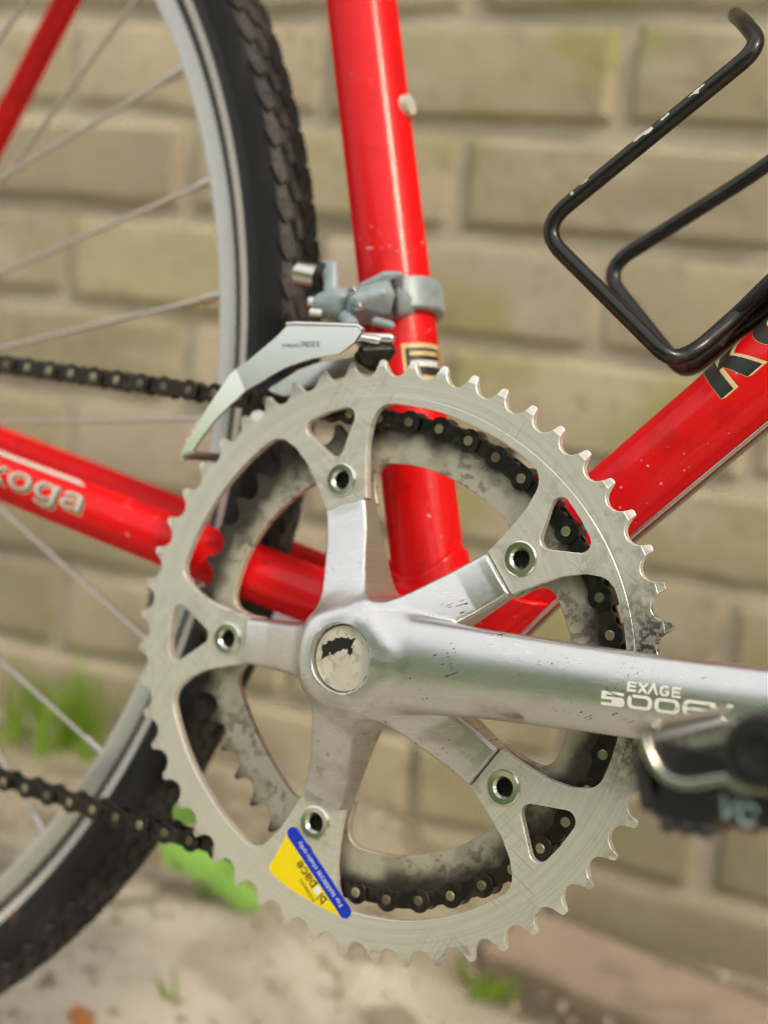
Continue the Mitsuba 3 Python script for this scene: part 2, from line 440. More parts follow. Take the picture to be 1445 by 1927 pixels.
def brick_fn(tone):
    def fn(p, n, uv):
        x, y, z = p.x * 10, p.y * 10, p.z * 10
        row = dr.floor((p.z - .222) / .075)
        col = dr.floor((p.x + .0745 + .1125 * (row - 2 * dr.floor(row / 2))) / .225)
        k = cell_rand(col, row, 5)
        c = mix(tone, [t * .74 for t in tone], fbm(x * 2.2, z * 2.2, y * 2, 4))
        c = mix(c * .82, c * 1.16, k)
        c = mix(c, [.50, .42, .34], .5 * smoothstep(.6, .9, cell_rand(col, row, 9)))
        c = mix(c, [.52, .47, .37], .6 * smoothstep(.55, .75, fbm(x * 1.1 + 7, z * 3.0, 3, 4)))
        moss = smoothstep(.50, .68, fbm(x * 1.0 + 3, z * 1.4, 5, 4)) * smoothstep(-4.5, -.3, x + 1.2 * fbm(x * .5, z * .5, 1, 2))
        c = mix(c, [.32, .315, .11], .7 * moss)
        film = smoothstep(.52, .70, fbm(x * .6 + 20, z * .7, 2, 3)) * smoothstep(.6, -2.4, z)
        c = mix(c, [.19, .175, .12], .55 * film)
        pits = smoothstep(.78, .84, noise(x * 14, z * 14, 4))
        return mix(c, [.24, .21, .14], .4 * pits)
    return fn
def brick_bump(p, n, uv):
    return 1.5e-3 * fbm(p.x * 120, p.z * 120, p.y * 120, 4)
for i, tone in enumerate(([.475, .42, .29], [.45, .405, .265], [.505, .435, .315])):
    bsdf(f"m_brick_{'abc'[i]}", {"type": "principled", "base_color": proc(brick_fn(tone)), "roughness": .9, "specular": .2})
def mortar_col(p, n, uv):
    c = mix([.53, .485, .38], [.44, .40, .31], fbm(p.x * 25, p.z * 40, 2, 4))
    return mix(c, [.17, .155, .11], .5 * smoothstep(.5, .75, fbm(p.x * 7 + 3, p.z * 9, 5, 3)))
bsdf("m_mortar", {"type": "principled", "base_color": proc(mortar_col), "roughness": .95, "specular": .15})

def ground_col(p, n, uv):
    c = mix([.50, .47, .41], [.35, .325, .27], smoothstep(.3, .7, fbm(p.x * 30, p.y * 30, 2, 4)))
    c = mix(c, [.52, .485, .42], smoothstep(.5, .7, fbm(p.x * 9 + 4, p.y * 9, 1, 3)))
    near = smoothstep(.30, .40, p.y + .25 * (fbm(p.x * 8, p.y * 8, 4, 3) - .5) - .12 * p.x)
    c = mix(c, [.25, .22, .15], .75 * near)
    dark = smoothstep(.56, .68, fbm(p.x * 20 + 9, p.y * 26, 7, 4))
    c = mix(c, [.16, .135, .085], .7 * dark)
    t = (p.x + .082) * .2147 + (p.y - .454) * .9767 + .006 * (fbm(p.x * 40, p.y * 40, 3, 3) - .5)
    soil_shade = smoothstep(.085, .060, dr.abs(t)) * smoothstep(-.115, -.085, p.x)  # soil beside the kerb, with the shade of the gaps put into its colour
    c = mix(c, [.075, .06, .04], .85 * soil_shade)
    lawn = smoothstep(-.9, -1.2, p.y + .3 * fbm(p.x * 3, p.y * 3, 2, 3))
    return mix(c, [.15, .22, .07], lawn)
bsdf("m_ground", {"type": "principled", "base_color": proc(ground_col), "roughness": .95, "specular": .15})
def edging_col(p, n, uv):
    c = mix([.37, .29, .225], [.27, .215, .165], fbm(p.x * 18, p.y * 18, 3, 4))
    return mix(c, [.20, .165, .12], .6 * smoothstep(.55, .7, fbm(p.x * 30, p.y * 30, 9, 3)))
bsdf("m_edging", {"type": "principled", "base_color": proc(edging_col), "roughness": .9, "specular": .2})
bsdf("m_pebble", {"type": "principled", "base_color": proc(lambda p, n, uv: mix([.24, .20, .15], [.58, .53, .45], cell_rand(dr.floor(p.x * 140), dr.floor(p.y * 140), 3))), "roughness": .9, "specular": .2})
bsdf("m_leaf", {"type": "principledthin", "base_color": rgb(.36, .66, .15), "roughness": .5, "diff_trans": .7, "spec_trans": 0.0}, two=False)
bsdf("m_grass", {"type": "principledthin", "base_color": rgb(.32, .50, .07), "roughness": .55, "diff_trans": .6, "spec_trans": 0.0}, two=False)
bsdf("m_stalk", {"type": "principled", "base_color": rgb(.30, .33, .16), "roughness": .7})
bsdf("m_dry_grass", {"type": "principledthin", "base_color": rgb(.52, .46, .10), "roughness": .6, "diff_trans": .6, "spec_trans": 0.0}, two=False)
bsdf("m_dead_leaf", {"type": "principled", "base_color": rgb(.42, .16, .05), "roughness": .8})
bsdf("m_hedge", {"type": "principled", "base_color": proc(lambda p, n, uv: mix([.11, .185, .065], [.25, .34, .15], fbm(p.x * 6, p.y * 6, p.z * 6, 3))), "roughness": .7, "specular": .3})
bsdf("m_bark", {"type": "principled", "base_color": rgb(.12, .085, .055), "roughness": .9})
# ================================================================== THE SETTING
def world_grid(x0, x1, y0, y1, nx, ny, zf):
    X, Y = np.meshgrid(np.linspace(x0, x1, nx), np.linspace(y0, y1, ny), indexing="ij")
    Z = zf(X, Y)
    i, j = np.meshgrid(np.arange(nx - 1), np.arange(ny - 1), indexing="ij")
    k = i * ny + j
    q = np.stack([k, k + ny, k + ny + 1, k + 1], -1).reshape(-1, 4)
    return np.stack([X, Y, Z], -1).reshape(-1, 3), np.vstack([q[:, [0, 1, 2]], q[:, [0, 2, 3]]])

def ground_z(X, Y):
    # level under the rear wheel, falling away to the right along the wall
    X, Y = np.asarray(X, float), np.asarray(Y, float)
    fall = -.060 * np.clip((X + .21) / .13, 0, 1) * np.clip((Y - .02) / .33, 0, 1)
    p = np.stack([X * 12, Y * 12, X * 0], -1)
    return GROUND + fall + .010 * (meshkit.fbm(p, 4, 3) - .5) + .004 * (meshkit.fbm(p * 5, 3, 8) - .5)

far = world_grid(-30, 30, -30, 0.9, 90, 60, lambda X, Y: GROUND - .012 + 0 * X)
nearg = world_grid(-1.5, 1.3, -1.0, .60, 281, 161, ground_z)
gv, gf = vf(far)
c = gv[gf].mean(1)
gf = gf[~((c[:, 0] > -1.2) & (c[:, 0] < 1.0) & (c[:, 1] > -.7))]
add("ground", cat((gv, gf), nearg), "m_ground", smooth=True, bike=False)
tag("ground", "pale gritty concrete ground with damp mossy patches", kind="structure")

# loose grit on the ground: nobody could count it
peb = []
ico = trimesh.creation.icosphere(0)
for k in range(1500):
    x, y = RNG.uniform(-.75, .35), RNG.uniform(-.05, .50)
    s = RNG.uniform(.0012, .0042) * (1.8 if RNG.random() < .06 else 1)
    v = np.array(ico.vertices) * s * RNG.uniform(.6, 1.3, 3) + [x, y, float(ground_z(x, y)) + s * .3]
    peb.append((v, np.array(ico.faces)))
add("grit", cat(*peb), "m_pebble", smooth=True, bike=False)
tag("grit", "loose grit and small pebbles scattered on the concrete", "grit", kind="stuff")

# the brick wall: each brick near the view is a part
tag("brick_wall", "weathered sand coloured brick wall with pale recessed mortar joints behind the bicycle", "wall")
def mortar_mesh(x0, x1, z0, z1, nx, nz, y):
    X, Z = np.meshgrid(np.linspace(x0, x1, nx), np.linspace(z0, z1, nz), indexing="ij")
    Y = y + .004 * (meshkit.fbm(np.stack([X * 40, Z * 40, X * 0], -1), 3, 5) - .5)
    i, j = np.meshgrid(np.arange(nx - 1), np.arange(nz - 1), indexing="ij")
    k = i * nz + j
    q = np.stack([k, k + nz, k + nz + 1, k + 1], -1).reshape(-1, 4)
    return np.stack([X, Y, Z], -1).reshape(-1, 3), np.vstack([q[:, [0, 1, 2]], q[:, [0, 2, 3]]])
back = box((7.0, .10, 2.6), (-.4, WALL + .075, .75))
add("brick_wall__mortar", cat(mortar_mesh(-1.4, .8, -.46, .62, 221, 109, WALL + .0065), back), "m_mortar", smooth=30, bike=False)

def brick_mesh(x0, x1, z0, z1, seed, rough=True):
    r = np.random.default_rng(abs(seed))
    if not rough:
        return box((x1 - x0, .03, z1 - z0), ((x0 + x1) / 2, WALL + .016 + r.uniform(-.001, .001), (z0 + z1) / 2))
    nx, nz, e = 7, 4, .0045
    u = np.r_[0, np.linspace(.03, .97, nx - 2), 1]; w = np.r_[0, np.linspace(.09, .91, nz - 2), 1]
    U, Wd = np.meshgrid(u, w, indexing="ij")
    X, Z = x0 + U * (x1 - x0), z0 + Wd * (z1 - z0)
    X = X + r.normal(0, .0008, X.shape); Z = Z + r.normal(0, .0007, Z.shape)
    Y = WALL + r.normal(0, .0009, X.shape) + r.uniform(-.0015, .0015)
    edge = (U == 0) | (U == 1) | (Wd == 0) | (Wd == 1)
    Y = Y + edge * e
    v = np.stack([X, Y, Z], -1).reshape(-1, 3)
    i, j = np.meshgrid(np.arange(nx - 1), np.arange(nz - 1), indexing="ij")
    k = i * nz + j
    q = np.stack([k, k + nz, k + nz + 1, k + 1], -1).reshape(-1, 4)
    rim = [i * nz for i in range(nx)] + [(nx - 1) * nz + j for j in range(1, nz)] + [i * nz + nz - 1 for i in range(nx - 2, -1, -1)] + [j for j in range(nz - 2, 0, -1)]
    rim = np.array(rim); b = v[rim].copy(); b[:, 1] = WALL + .03
    n = len(v); m = len(rim); a = np.arange(m)
    side = np.stack([rim, rim[(a + 1) % m], n + (a + 1) % m, n + a], 1)[:, ::-1]
    q = np.vstack([q, side])
    return np.vstack([v, b]), np.vstack([q[:, [0, 1, 2]], q[:, [0, 2, 3]]])

farb = []
for row in range(-10, 25):
    z0 = .228 + .075 * row
    off = -.0745 if row % 2 == 0 else -.187
    for k in range(-16, 14):
        x0 = off + .225 * k + .0055 + RNG.normal(0, .0018); x1 = off + .225 * (k + 1) - .0055 + RNG.normal(0, .0018)
        za, zb = z0 + RNG.normal(0, .0012), z0 + .0625 + RNG.normal(0, .0014)
        if -9 <= row <= 3 and -1.10 < x1 and x0 < .52:
            add("brick_wall__brick", brick_mesh(x0, x1, za, zb, 1000 + row * 50 + k), "m_brick_" + "abc"[RNG.integers(3)], smooth=38, bike=False)
        elif zb < 2.04:
            farb.append(brick_mesh(x0, x1, za, zb, k, False))
add("brick_wall__brick_field", cat(*farb), "m_brick_a", bike=False)
tag("brick_wall__brick_field", "the rest of the bricks of the wall", kind="stuff")

# smooth reddish edging along the foot of the wall, lower right
tag("edging_kerb", "row of smooth reddish edging stones along the foot of the brick wall", "edging")
for i in range(3):
    v, f = rbox((.217, .078, .05), (0, 0, 0), r=.006)
    a = math.radians(-12.4)
    R = np.array([[math.cos(a), -math.sin(a), 0], [math.sin(a), math.cos(a), 0], [0, 0, 1]])
    add("edging_kerb__stone", (v @ R.T + np.array([-.082, .454, -.360 - .001 * i]) + R @ [.109 + .222 * i, 0, 0], f), "m_edging", smooth=40, bike=False)

# weeds at the foot of the wall
def blade(base, tip, width, curl):
    base, tip = np.asarray(base, float), np.asarray(tip, float)
    n = 7
    s = np.linspace(0, 1, n)
    p = base + (tip - base) * s[:, None] + np.asarray(curl) * (s ** 2)[:, None]
    side = np.cross(tip - base, [0.2, 1, 0]); side /= np.linalg.norm(side)
    w = width * (1 - s ** 1.6) + 2e-4
    v = np.concatenate([p - side * w[:, None], p + side * w[:, None]])
    i = np.arange(n - 1)
    return v, np.vstack([np.stack([i, i + 1, n + i], 1), np.stack([i + 1, n + i + 1, n + i], 1)])

def tuft(cx, cy, nb, hgt, spread, label, width=.0022, group=None, mat="m_grass"):
    key = numbered("grass_tuft")
    ms = []
    for _ in range(nb):
        bx, by = cx + RNG.normal(0, spread), cy + RNG.normal(0, spread * .5)
        h = hgt * RNG.uniform(.55, 1.1)
        ms.append(blade([bx, by, float(ground_z(bx, by)) - .003], [bx + RNG.normal(0, h * .25), by + RNG.normal(0, h * .2), float(ground_z(bx, by)) + h], width * RNG.uniform(.7, 1.4), [RNG.normal(0, h * .2), -abs(RNG.normal(0, h * .12)), -.1 * h]))
    add(key, cat(*ms), mat, smooth=True, bike=False)
    tag(key, label, "grass", group)
tuft(-.505, .455, 26, .085, .030, "bright green grass tuft at the wall foot, left of the thick lower spoke", .0042)
tuft(-.470, .46, 24, .09, .014, "tall thin grass tuft at the wall foot, beside the rear rim", .0034)
tuft(-.555, .40, 16, .05, .02, "low grass tuft at the wall foot, at the left edge", .003)
tuft(-.197, .188, 3, .028, .003, "few upright grass blades standing alone on the concrete at the bottom", .0022)
tuft(-.066, .385, 9, .03, .010, "short grass tuft below the lowest chainring teeth", .003)
tuft(.092, .385, 8, .022, .007, "tiny grass tuft at the bottom right corner", .003)
tuft(-.055, .31, 8, .016, .010, "yellowish low tuft on the concrete right of the lowest teeth", .0025, None, "m_dry_grass")

def round_leaf(centre, rx, ry, nrm, seed):
    r = np.random.default_rng(abs(seed))
    nrm = np.asarray(nrm, float) / np.linalg.norm(nrm)
    a = np.cross(nrm, [0.3, .1, 1]); a /= np.linalg.norm(a); b = np.cross(nrm, a)
    rings, seg_ = 3, 18
    v = [np.zeros(3)]
    for k in range(1, rings + 1):
        for t in np.arange(seg_) * 2 * np.pi / seg_:
            s = k / rings * (1 + .05 * math.sin(3 * t + seed))
            v.append(a * rx * s * math.cos(t) + b * ry * s * math.sin(t) + nrm * (-.18 * rx * (k / rings) ** 2))
    f = [[0, 1 + j, 1 + (j + 1) % seg_] for j in range(seg_)]
    for k in range(rings - 1):
        o, q = 1 + k * seg_, 1 + (k + 1) * seg_
        for j in range(seg_):
            f += [[o + j, q + j, q + (j + 1) % seg_], [o + j, q + (j + 1) % seg_, o + (j + 1) % seg_]]
    return np.array(v) + np.asarray(centre), np.array(f)

tag("weed_plant", "round leaved green weed growing between the tyre and the chainring teeth", "weed")
stem_base = np.array([-.246, .305, float(ground_z(-.246, .305))])
leaves = [((-.2623, .30, -.2669), .013, .010), ((-.2466, .298, -.2665), .015, .010), ((-.2271, .30, -.2755), .014, .010), ((-.2135, .30, -.2822), .015, .0095), ((-.2699, .302, -.2628), .009, .007), ((-.2216, .304, -.2665), .010, .007), ((-.2375, .306, -.2708), .012, .008)]
stems = []
for i, (c_, rx, ry) in enumerate(leaves):
    add("weed_plant__leaf", round_leaf(c_, rx, ry, [.35 + .15 * math.sin(i * 2.1), -.85, .45 + .2 * math.cos(i)], i), "m_leaf", smooth=True, bike=False)
    mid = (np.array(c_) + stem_base) / 2 + [0, 0, .006]
    stems.append(tube(bend([stem_base, mid, np.array(c_) + [0, .002, 0]], .02, 5), .0008, 6))
add("weed_plant__stem", cat(*stems), "m_grass", smooth=True, bike=False)
tag("weed_sprig", "single round pale green leaf beside the lower chain run, in front of the tyre", "weed")
add("weed_sprig__leaf", round_leaf((-.0860, .0165, -.0872), .0052, .0050, [.42, -.86, .3], 3), "m_leaf", smooth=True, bike=False)
add("weed_sprig__stalk", tube(seg([-.153, .306, float(ground_z(-.153, .306)) - .003], [-.0855, .0175, -.0875], 6), .0006, 6), "m_stalk", smooth=True, bike=False)
add("dead_leaf", round_leaf((-.224, .143, float(ground_z(-.224, .143)) + .003), .012, .006, [.1, -.3, 1], 4), "m_dead_leaf", smooth=True, bike=False)
tag("dead_leaf", "small orange brown fallen leaf on the concrete at the bottom left", "leaf")

# the garden behind the photographer, seen as green in the polished parts
tag("garden_hedge", "long clipped green hedge across the lawn, seen only as green reflections in the metal", "hedge")
hv = []
core = rbox((9.0, .5, 2.15), (0.5, -3.3, GROUND + 1.075), r=.12)
for k in range(9000):
    face = RNG.random()
    x = RNG.uniform(-4.05, 5.05)
    if face < .7:
        y, z = -3.05 + RNG.normal(0, .035), GROUND + RNG.uniform(0, 2.2)
    else:
        y, z = -3.3 + RNG.uniform(-.27, .27), GROUND + 2.15 + abs(RNG.normal(0, .04))
    s = RNG.uniform(.03, .055)
    d, e = RNG.normal(0, 1, 3), RNG.normal(0, 1, 3)
    d /= np.linalg.norm(d); e -= d * (d @ e); e /= np.linalg.norm(e)
    p = np.array([x, y, z])
    hv.append((np.array([p - d * s, p - e * s * .5, p + d * s, p + e * s * .5]), np.array([[0, 1, 2], [0, 2, 3]])))
add("garden_hedge__foliage", cat(core, *hv), "m_hedge", bike=False)
# ================================================================== THE BICYCLE
B = "bicycle"
tag(B, "red steel touring bicycle with silver oval chainrings leaning on its stand before the wall", "bicycle")

# ---------------------------------------------------------------- frame
fr = B + "__frame"
tag(fr, "glossy red lugged steel frame")
ST = np.array([-math.cos(math.radians(73)), 0, math.sin(math.radians(73))]); BBC = np.array([0, 47., 0])
DT = np.array([math.cos(math.radians(47)), 0, math.sin(math.radians(47))])
def along(d, s, o=BBC):
    return o + d * s
STAY_R = (np.array([0, 29., 7.]), np.array([-424, -13., 79.])); STAY_L = (np.array([0, 65., 5.]), np.array([-424, 107., 76.]))
add(fr + "__seat_tube", tube(seg(along(ST, 6), along(ST, 520), 8), 14.3, 48), "m_red", smooth=40)
add(fr + "__down_tube", tube(seg(along(DT, 6), along(DT, 600), 8), 14.3, 48), "m_red", smooth=40)
def stay_path(s, n=12):
    t = np.linspace(0, 1, n)
    p = s[0] + (s[1] - s[0]) * t[:, None]
    return p, np.interp(t, [0, .2, .5, 1], [11.2, 11.2, 10.2, 7.0])
for s in (STAY_R, STAY_L):
    p, r = stay_path(s)
    add(fr + "__chain_stay", tube(p, r, 36), "m_red", smooth=40)
# seat stays, the near one outside the picture's left edge, the far one seen at the top left
for y in (-16., 110.):
    a, b = np.array([-420, y, 70.]), np.array([-149, 47 + (y - 47) * .26, 485.])
    q = bend([a + [-14, 0, 4], a + [18, 0, 40], b], 30, 10)
    add(fr + "__seat_stay", tube(q, np.interp(np.linspace(0, 1, len(q)), [0, .3, 1], [7.5, 7.8, 6.5]), 28), "m_red", smooth=40)
    add(fr + "__dropout", plate(Polygon([polar(17, t) + [-420, 70] for t in range(0, 360, 20)]), y - 3, y + 3, .6), "m_red")

def sd_capsule(p, a, b, r):
    a, b = np.asarray(a, float), np.asarray(b, float)
    d = b - a
    t = np.clip(((p - a) @ d) / (d @ d), 0, 1)
    return np.linalg.norm(p - a - t[:, None] * d, axis=1) - r
def sd_cyl(p, a, d, l0, l1, r):
    q = p - a; t = q @ d
    return np.maximum(np.linalg.norm(q - t[:, None] * d, axis=1) - r, np.maximum(l0 - t, t - l1))
def collar(p, d, o, l1, r, wave, perp):
    """a lug's sleeve with a scalloped rim"""
    q = p - o; t = q @ d; rad = q - t[:, None] * d
    ang = np.arctan2(rad[:, 1], rad @ perp)
    return smax(np.linalg.norm(rad, axis=1) - r, t - l1 - wave * np.cos(2 * ang), 1.0)
def bb_sdf(p):
    d = smax(np.hypot(p[:, 0], p[:, 2]) - 20.3, np.abs(p[:, 1] - 47) - 34, 1.0)
    for dd, l1, pr in ((ST, 34, np.array([ST[2], 0, -ST[0]])), (DT, 46, np.array([DT[2], 0, -DT[0]]))):
        c_ = collar(p, dd, BBC, l1, 16.2, 4.5, pr)
        c_ = np.maximum(c_, -(p - BBC) @ dd)
        d = smin(d, c_, 5)
    for s in (STAY_R, STAY_L):
        dd = (s[1] - s[0]) / np.linalg.norm(s[1] - s[0])
        d = smin(d, sd_cyl(p, s[0], dd, 0, 36, 12.3), 5)
    return d
v, f, nn = surface_nets(bb_sdf, (-48, 8, -26), (50, 86, 58), 1.3)
add(fr + "__bottom_bracket_shell", (v, f), "m_red", normals=nn)
add(fr + "__bearing_cup", lathe([(0, 8.5), (9, 8.5), (15.5, 9), (17.5, 10.5), (17.5, 13.2)], (0, 0, 0), n=40), "m_steel", smooth=35)

# bottle bosses, cable, stickers on the frame
pb = np.array([ST[2], 0, -ST[0]])      # towards the down tube
for s in (217,):
    c_ = along(ST, s) + pb * 13.6
    add(fr + "__bottle_boss", tube(seg(c_, c_ + pb * 3.0, 2), [4.6, 4.3], 20), "m_bare_chip", smooth=40)
dn = np.array([math.sin(math.radians(47)), 0, -math.cos(math.radians(47))])   # under the down tube
cab = [along(DT, s) + dn * (15.6 + (3.5 if s < 60 else 0)) + [0, yy, 0] for s, yy in ((18, -9), (60, -8), (300, -6), (560, -6))]
add(fr + "__gear_cable", tube(np.array(cab), .8, 8), "m_steel", smooth=True)
cab = [c_ + np.array([0, 7.0, 0]) for c_ in cab]
add(fr + "__gear_cable", tube(np.array(cab), .8, 8), "m_rusty_steel", smooth=True)

def on_tube(mesh, o, d, r, phi0, lift=.06):
    """lay a flat mesh (x along the tube, y round it, z out) on a tube; phi0: direction of y = 0 in degrees from straight at the viewer (-y), positive upwards"""
    v, f = vf(mesh)
    t = trimesh.Trimesh(v, f, process=True)
    v, f = trimesh.remesh.subdivide_to_size(t.vertices, t.faces, 1.6, max_iter=12)
    up = np.cross(d, [0, 1., 0]); up = up / np.linalg.norm(up)
    if up[2] < 0: up = -up
    out = np.array([0, -1., 0]); out = out - d * (out @ d); out /= np.linalg.norm(out)
    ph = np.radians(phi0) + v[:, 1] / r
    R = r + lift + v[:, 2]
    return o + v[:, :1] * d + R[:, None] * (np.cos(ph)[:, None] * out + np.sin(ph)[:, None] * up), f

def text(s, h, depth=.08, sx=1.0, bold=False):
    t = meshkit.text_mesh(s, h, depth, bold)
    v = np.array(t.vertices); v[:, 0] *= sx
    return v, np.array(t.faces)
def flat(poly, depth=.08):
    t = trimesh.creation.extrude_polygon(poly, depth, engine="earcut")
    return np.array(t.vertices), np.array(t.faces)
def shift(m, dx=0, dy=0, dz=0):
    v, f = vf(m); return v + [dx, dy, dz], f

# the maker's name down the down tube: heavy black capitals with a gold shadow to the right
def heavy(letter):
    if letter == "K":
        return [Polygon([(0, 0), (5.2, 0), (5.2, 23), (0, 23)]), Polygon([(4.5, 9.6), (10.8, 23), (16.8, 23), (9.0, 9.0)]), Polygon([(5.6, 12), (9.2, 15), (17.6, 0), (11.2, 0)])]
    if letter == "O":
        return [Point(0, 0).buffer(1, 24)]
    return []
Kp = unary_union(heavy("K"))
ring_o = shapely.affinity.translate(shapely.affinity.scale(Point(0, 0).buffer(1, 32), 10.5, 10.5), 10.5, 10.5).difference(shapely.affinity.translate(shapely.affinity.scale(Point(0, 0).buffer(1, 32), 4.6, 4.6), 10.5, 10.5))
g_ = ring_o.union(Polygon([(11, 8), (21, 8), (21, 13), (11, 13)]))
a_ = Polygon([(0, 0), (8, 21), (14, 21), (22, 0), (15.5, 0), (13.8, 5), (8.2, 5), (6.5, 0)]).difference(Polygon([(9.3, 9), (12.7, 9), (11, 14.5)]))
xs = 0
for poly in (Kp, ring_o, g_, a_):
    w_ = poly.bounds[2] - poly.bounds[0]
    pl = shapely.affinity.translate(poly, xs, 0)
    gold = unary_union([shapely.affinity.translate(pl, k * .30, -k * .10) for k in range(0, 6)]).buffer(.12)
    add(fr + "__name_decal_gold", cat(*[on_tube(flat(g, .05), along(DT, 144.5), DT, 14.3, -3.0, .03) for g in getattr(gold, "geoms", [gold])]), "m_gold")
    add(fr + "__name_decal_black", cat(*[on_tube(flat(g, .05), along(DT, 144.5), DT, 14.3, -3.0, .13) for g in getattr(pl, "geoms", [pl])]), "m_ink")
    xs += w_ + 3.0
# small tubing sticker low on the seat tube
stk = [(Polygon([(-9.5, -9), (9.5, -9), (9.5, 8.5), (-9.5, 8.5)]), "m_gold", .03), (Polygon([(-8.2, -7.8), (8.2, -7.8), (8.2, 6.6), (-8.2, 6.6)]), "m_ink", .12)]
def seat_sticker(poly):
    # x round the tube, y up it
    v, f = flat(poly, .04)
    w = v.copy(); w[:, 0], w[:, 1] = v[:, 1], -v[:, 0]
    return w, f
for poly, mat, lift in stk:
    add(fr + "__tube_sticker", on_tube(seat_sticker(poly), along(ST, 110), ST, 14.3, 64, lift), mat)
for k, (ya, yb, mat) in enumerate(((3.6, 5.2, "m_gold"), (-.8, 1.6, "m_white"), (-6.2, -4.4, "m_gold"))):
    add(fr + "__tube_sticker_line", on_tube(seat_sticker(Polygon([(-6.6, ya), (6.6, ya), (6.6, yb), (-6.6, yb)])), along(ST, 110), ST, 14.3, 64, .2), mat)
# the name, and a reflection painted as a silver strip, on the near chain stay
d_ = (STAY_R[1] - STAY_R[0]); L_ = np.linalg.norm(d_); d_ = -d_ / L_
o_ = STAY_R[0] - d_ * 208
tv, tf = text("koga", 9.4, .06, 1.85)
add(fr + "__stay_decal_edge", on_tube(shift(text("koga", 9.4, .05, 1.85, True), .7, -.9), o_, d_, 10.6, -4, .05), "m_gold")
add(fr + "__stay_decal_shade", on_tube(shift(text("koga", 9.4, .05, 1.85, True), .35, -.5), o_, d_, 10.6, -4, .12), "m_ink")
add(fr + "__stay_decal", on_tube((tv, tf), o_, d_, 10.6, -4, .18), "m_silver_print")
add(fr + "__stay_sheen", on_tube(flat(Polygon([(-120, 0), (50, 0), (44, 3.6), (-120, 3.0)]), .05), o_, d_, 10.7, 58, .05), "m_silver_print")

# ---------------------------------------------------------------- rear wheel
wl = B + "__rear_wheel"
WC = np.array([-421., 47., 70.])
rim_prof = [(316.0, -10.3), (315.2, -11), (308, -10.8), (305.4, -9.4), (303.4, -5), (303, 0), (303.4, 5), (305.4, 9.4), (308, 10.8), (315.2, 11), (316.0, 10.3), (314.4, 8.5), (310, 8), (310, -8), (314.4, -8.5)]
add(wl + "__rim", lathe(rim_prof, WC, n=240, closed=True), "m_rim", smooth=35)
th = np.linspace(math.radians(-222), math.radians(42), 40)
tyre_prof = [(314.2, 10.2), (314.2, -10.2)] + [(327.8 + 16.6 * math.sin(a) * (1.0 if math.sin(a) < 0 else 1.04), -16.6 * math.cos(a)) for a in np.linspace(math.radians(-40), math.radians(220), 40)]
add(wl + "__tyre", lathe(tyre_prof, WC, n=300, closed=True), "m_rubber", smooth=45)
sp = [(323.2, -16.55), (323.2, -16.15), (327.2, -16.75), (327.2, -17.05)]
def stripe(side):
    pr = [(r_, side * (abs(h_) + .12)) for r_, h_ in ((320.6, 15.02), (322.6, 15.85), (324.6, 16.32))]
    pr2 = [(r_, h_ - side * .25) for r_, h_ in pr][::-1]
    return lathe(pr + pr2, WC, n=240, closed=True)
for s in (-1, 1):
    add(wl + "__reflective_stripe", stripe(s), "m_stripe", smooth=30)
# tread: shoulder lugs in two staggered rows each side and a worn centre row
lugs = []
nl = 132
for i in range(nl):
    for row, (lat, off, L, wd, hh) in enumerate(((40, 0, 12.5, 5.4, 1.7), (22, .5, 11.5, 4.8, 1.6), (7, .15, 10, 4.6, 1.4))):
        for side in (-1, 1):
            a = (i + off + (.25 if side > 0 else 0)) * 2 * np.pi / nl
            la = math.radians(lat) * side
            r0 = 327.8 + 17.1 * math.cos(la); y0 = 17.1 * math.sin(la)
            er = np.array([math.cos(a), 0, math.sin(a)]); et = np.array([-math.sin(a), 0, math.cos(a)]); ey = np.array([0, 1., 0])
            nrm = math.cos(la) * er + math.sin(la) * ey; lat_ = -math.sin(la) * er + math.cos(la) * ey
            sk = .25 * side
            t1 = et * math.cos(sk) + lat_ * math.sin(sk); l1 = -et * math.sin(sk) + lat_ * math.cos(sk)
            c_ = WC + er * (r0) + ey * y0
            top = [(x * L / 2 * .82, y * wd / 2 * .8, hh * RNG.uniform(.75, 1.05)) for x, y in ((-1, -.6), (-.5, -1), (.7, -1), (1, .5), (.5, 1), (-.7, 1))]
            bot = [(x * L / 2, y * wd / 2, -1.2) for x, y in ((-1, -.6), (-.5, -1), (.7, -1), (1, .5), (.5, 1), (-.7, 1))]
            v = np.array([c_ + t1 * x + l1 * y + nrm * z for x, y, z in bot + top])
            k = np.arange(6); k2 = (k + 1) % 6
            f = np.vstack([np.stack([k, k2, k2 + 6], 1), np.stack([k, k2 + 6, k + 6], 1), [[6, 7, 8], [6, 8, 9], [6, 9, 10], [6, 10, 11]]])
            lugs.append((v, f))
add(wl + "__tread", cat(*lugs), "m_rubber")
tag(wl + "__tread", "dusty tread lugs", kind="stuff")
for i in range(36):
    a = 1.8 + 10 * i
    side = -1 if i % 2 else 1
    lead = 68 if (i // 2) % 2 else -68
    pa = polar(305.5, a); pbb = polar(21, a + lead)
    yh = 47 + side * (30 if side > 0 else 20)
    A_ = WC + [pa[0], 0 + 1.5 * side, pa[1]]; H_ = np.array([WC[0] + pbb[0], yh, WC[2] + pbb[1]])
    add(wl + "__spoke", tube(np.array([A_ + (A_ - H_) * .004, A_ - (A_ - H_) * .045, A_ - (A_ - H_) * .05, H_]), [2.2, 2.2, 1.25, 1.25], 10), "m_steel", smooth=35)
add(wl + "__hub", lathe([(0, -32), (17, -32), (25, -22), (25, -19), (14, -17), (12, 0), (14, 28), (25, 30), (25, 33), (0, 34)], WC, n=40), "m_steel", smooth=30)
spk = [Polygon([polar(r_ + (2.8 if k % 4 in (1, 2) else -1.2), k * 360 / (4 * nt)) for k in range(4 * nt)]) for r_, nt in ((28, 14), (34, 17), (40, 20), (46, 23), (53, 26))]
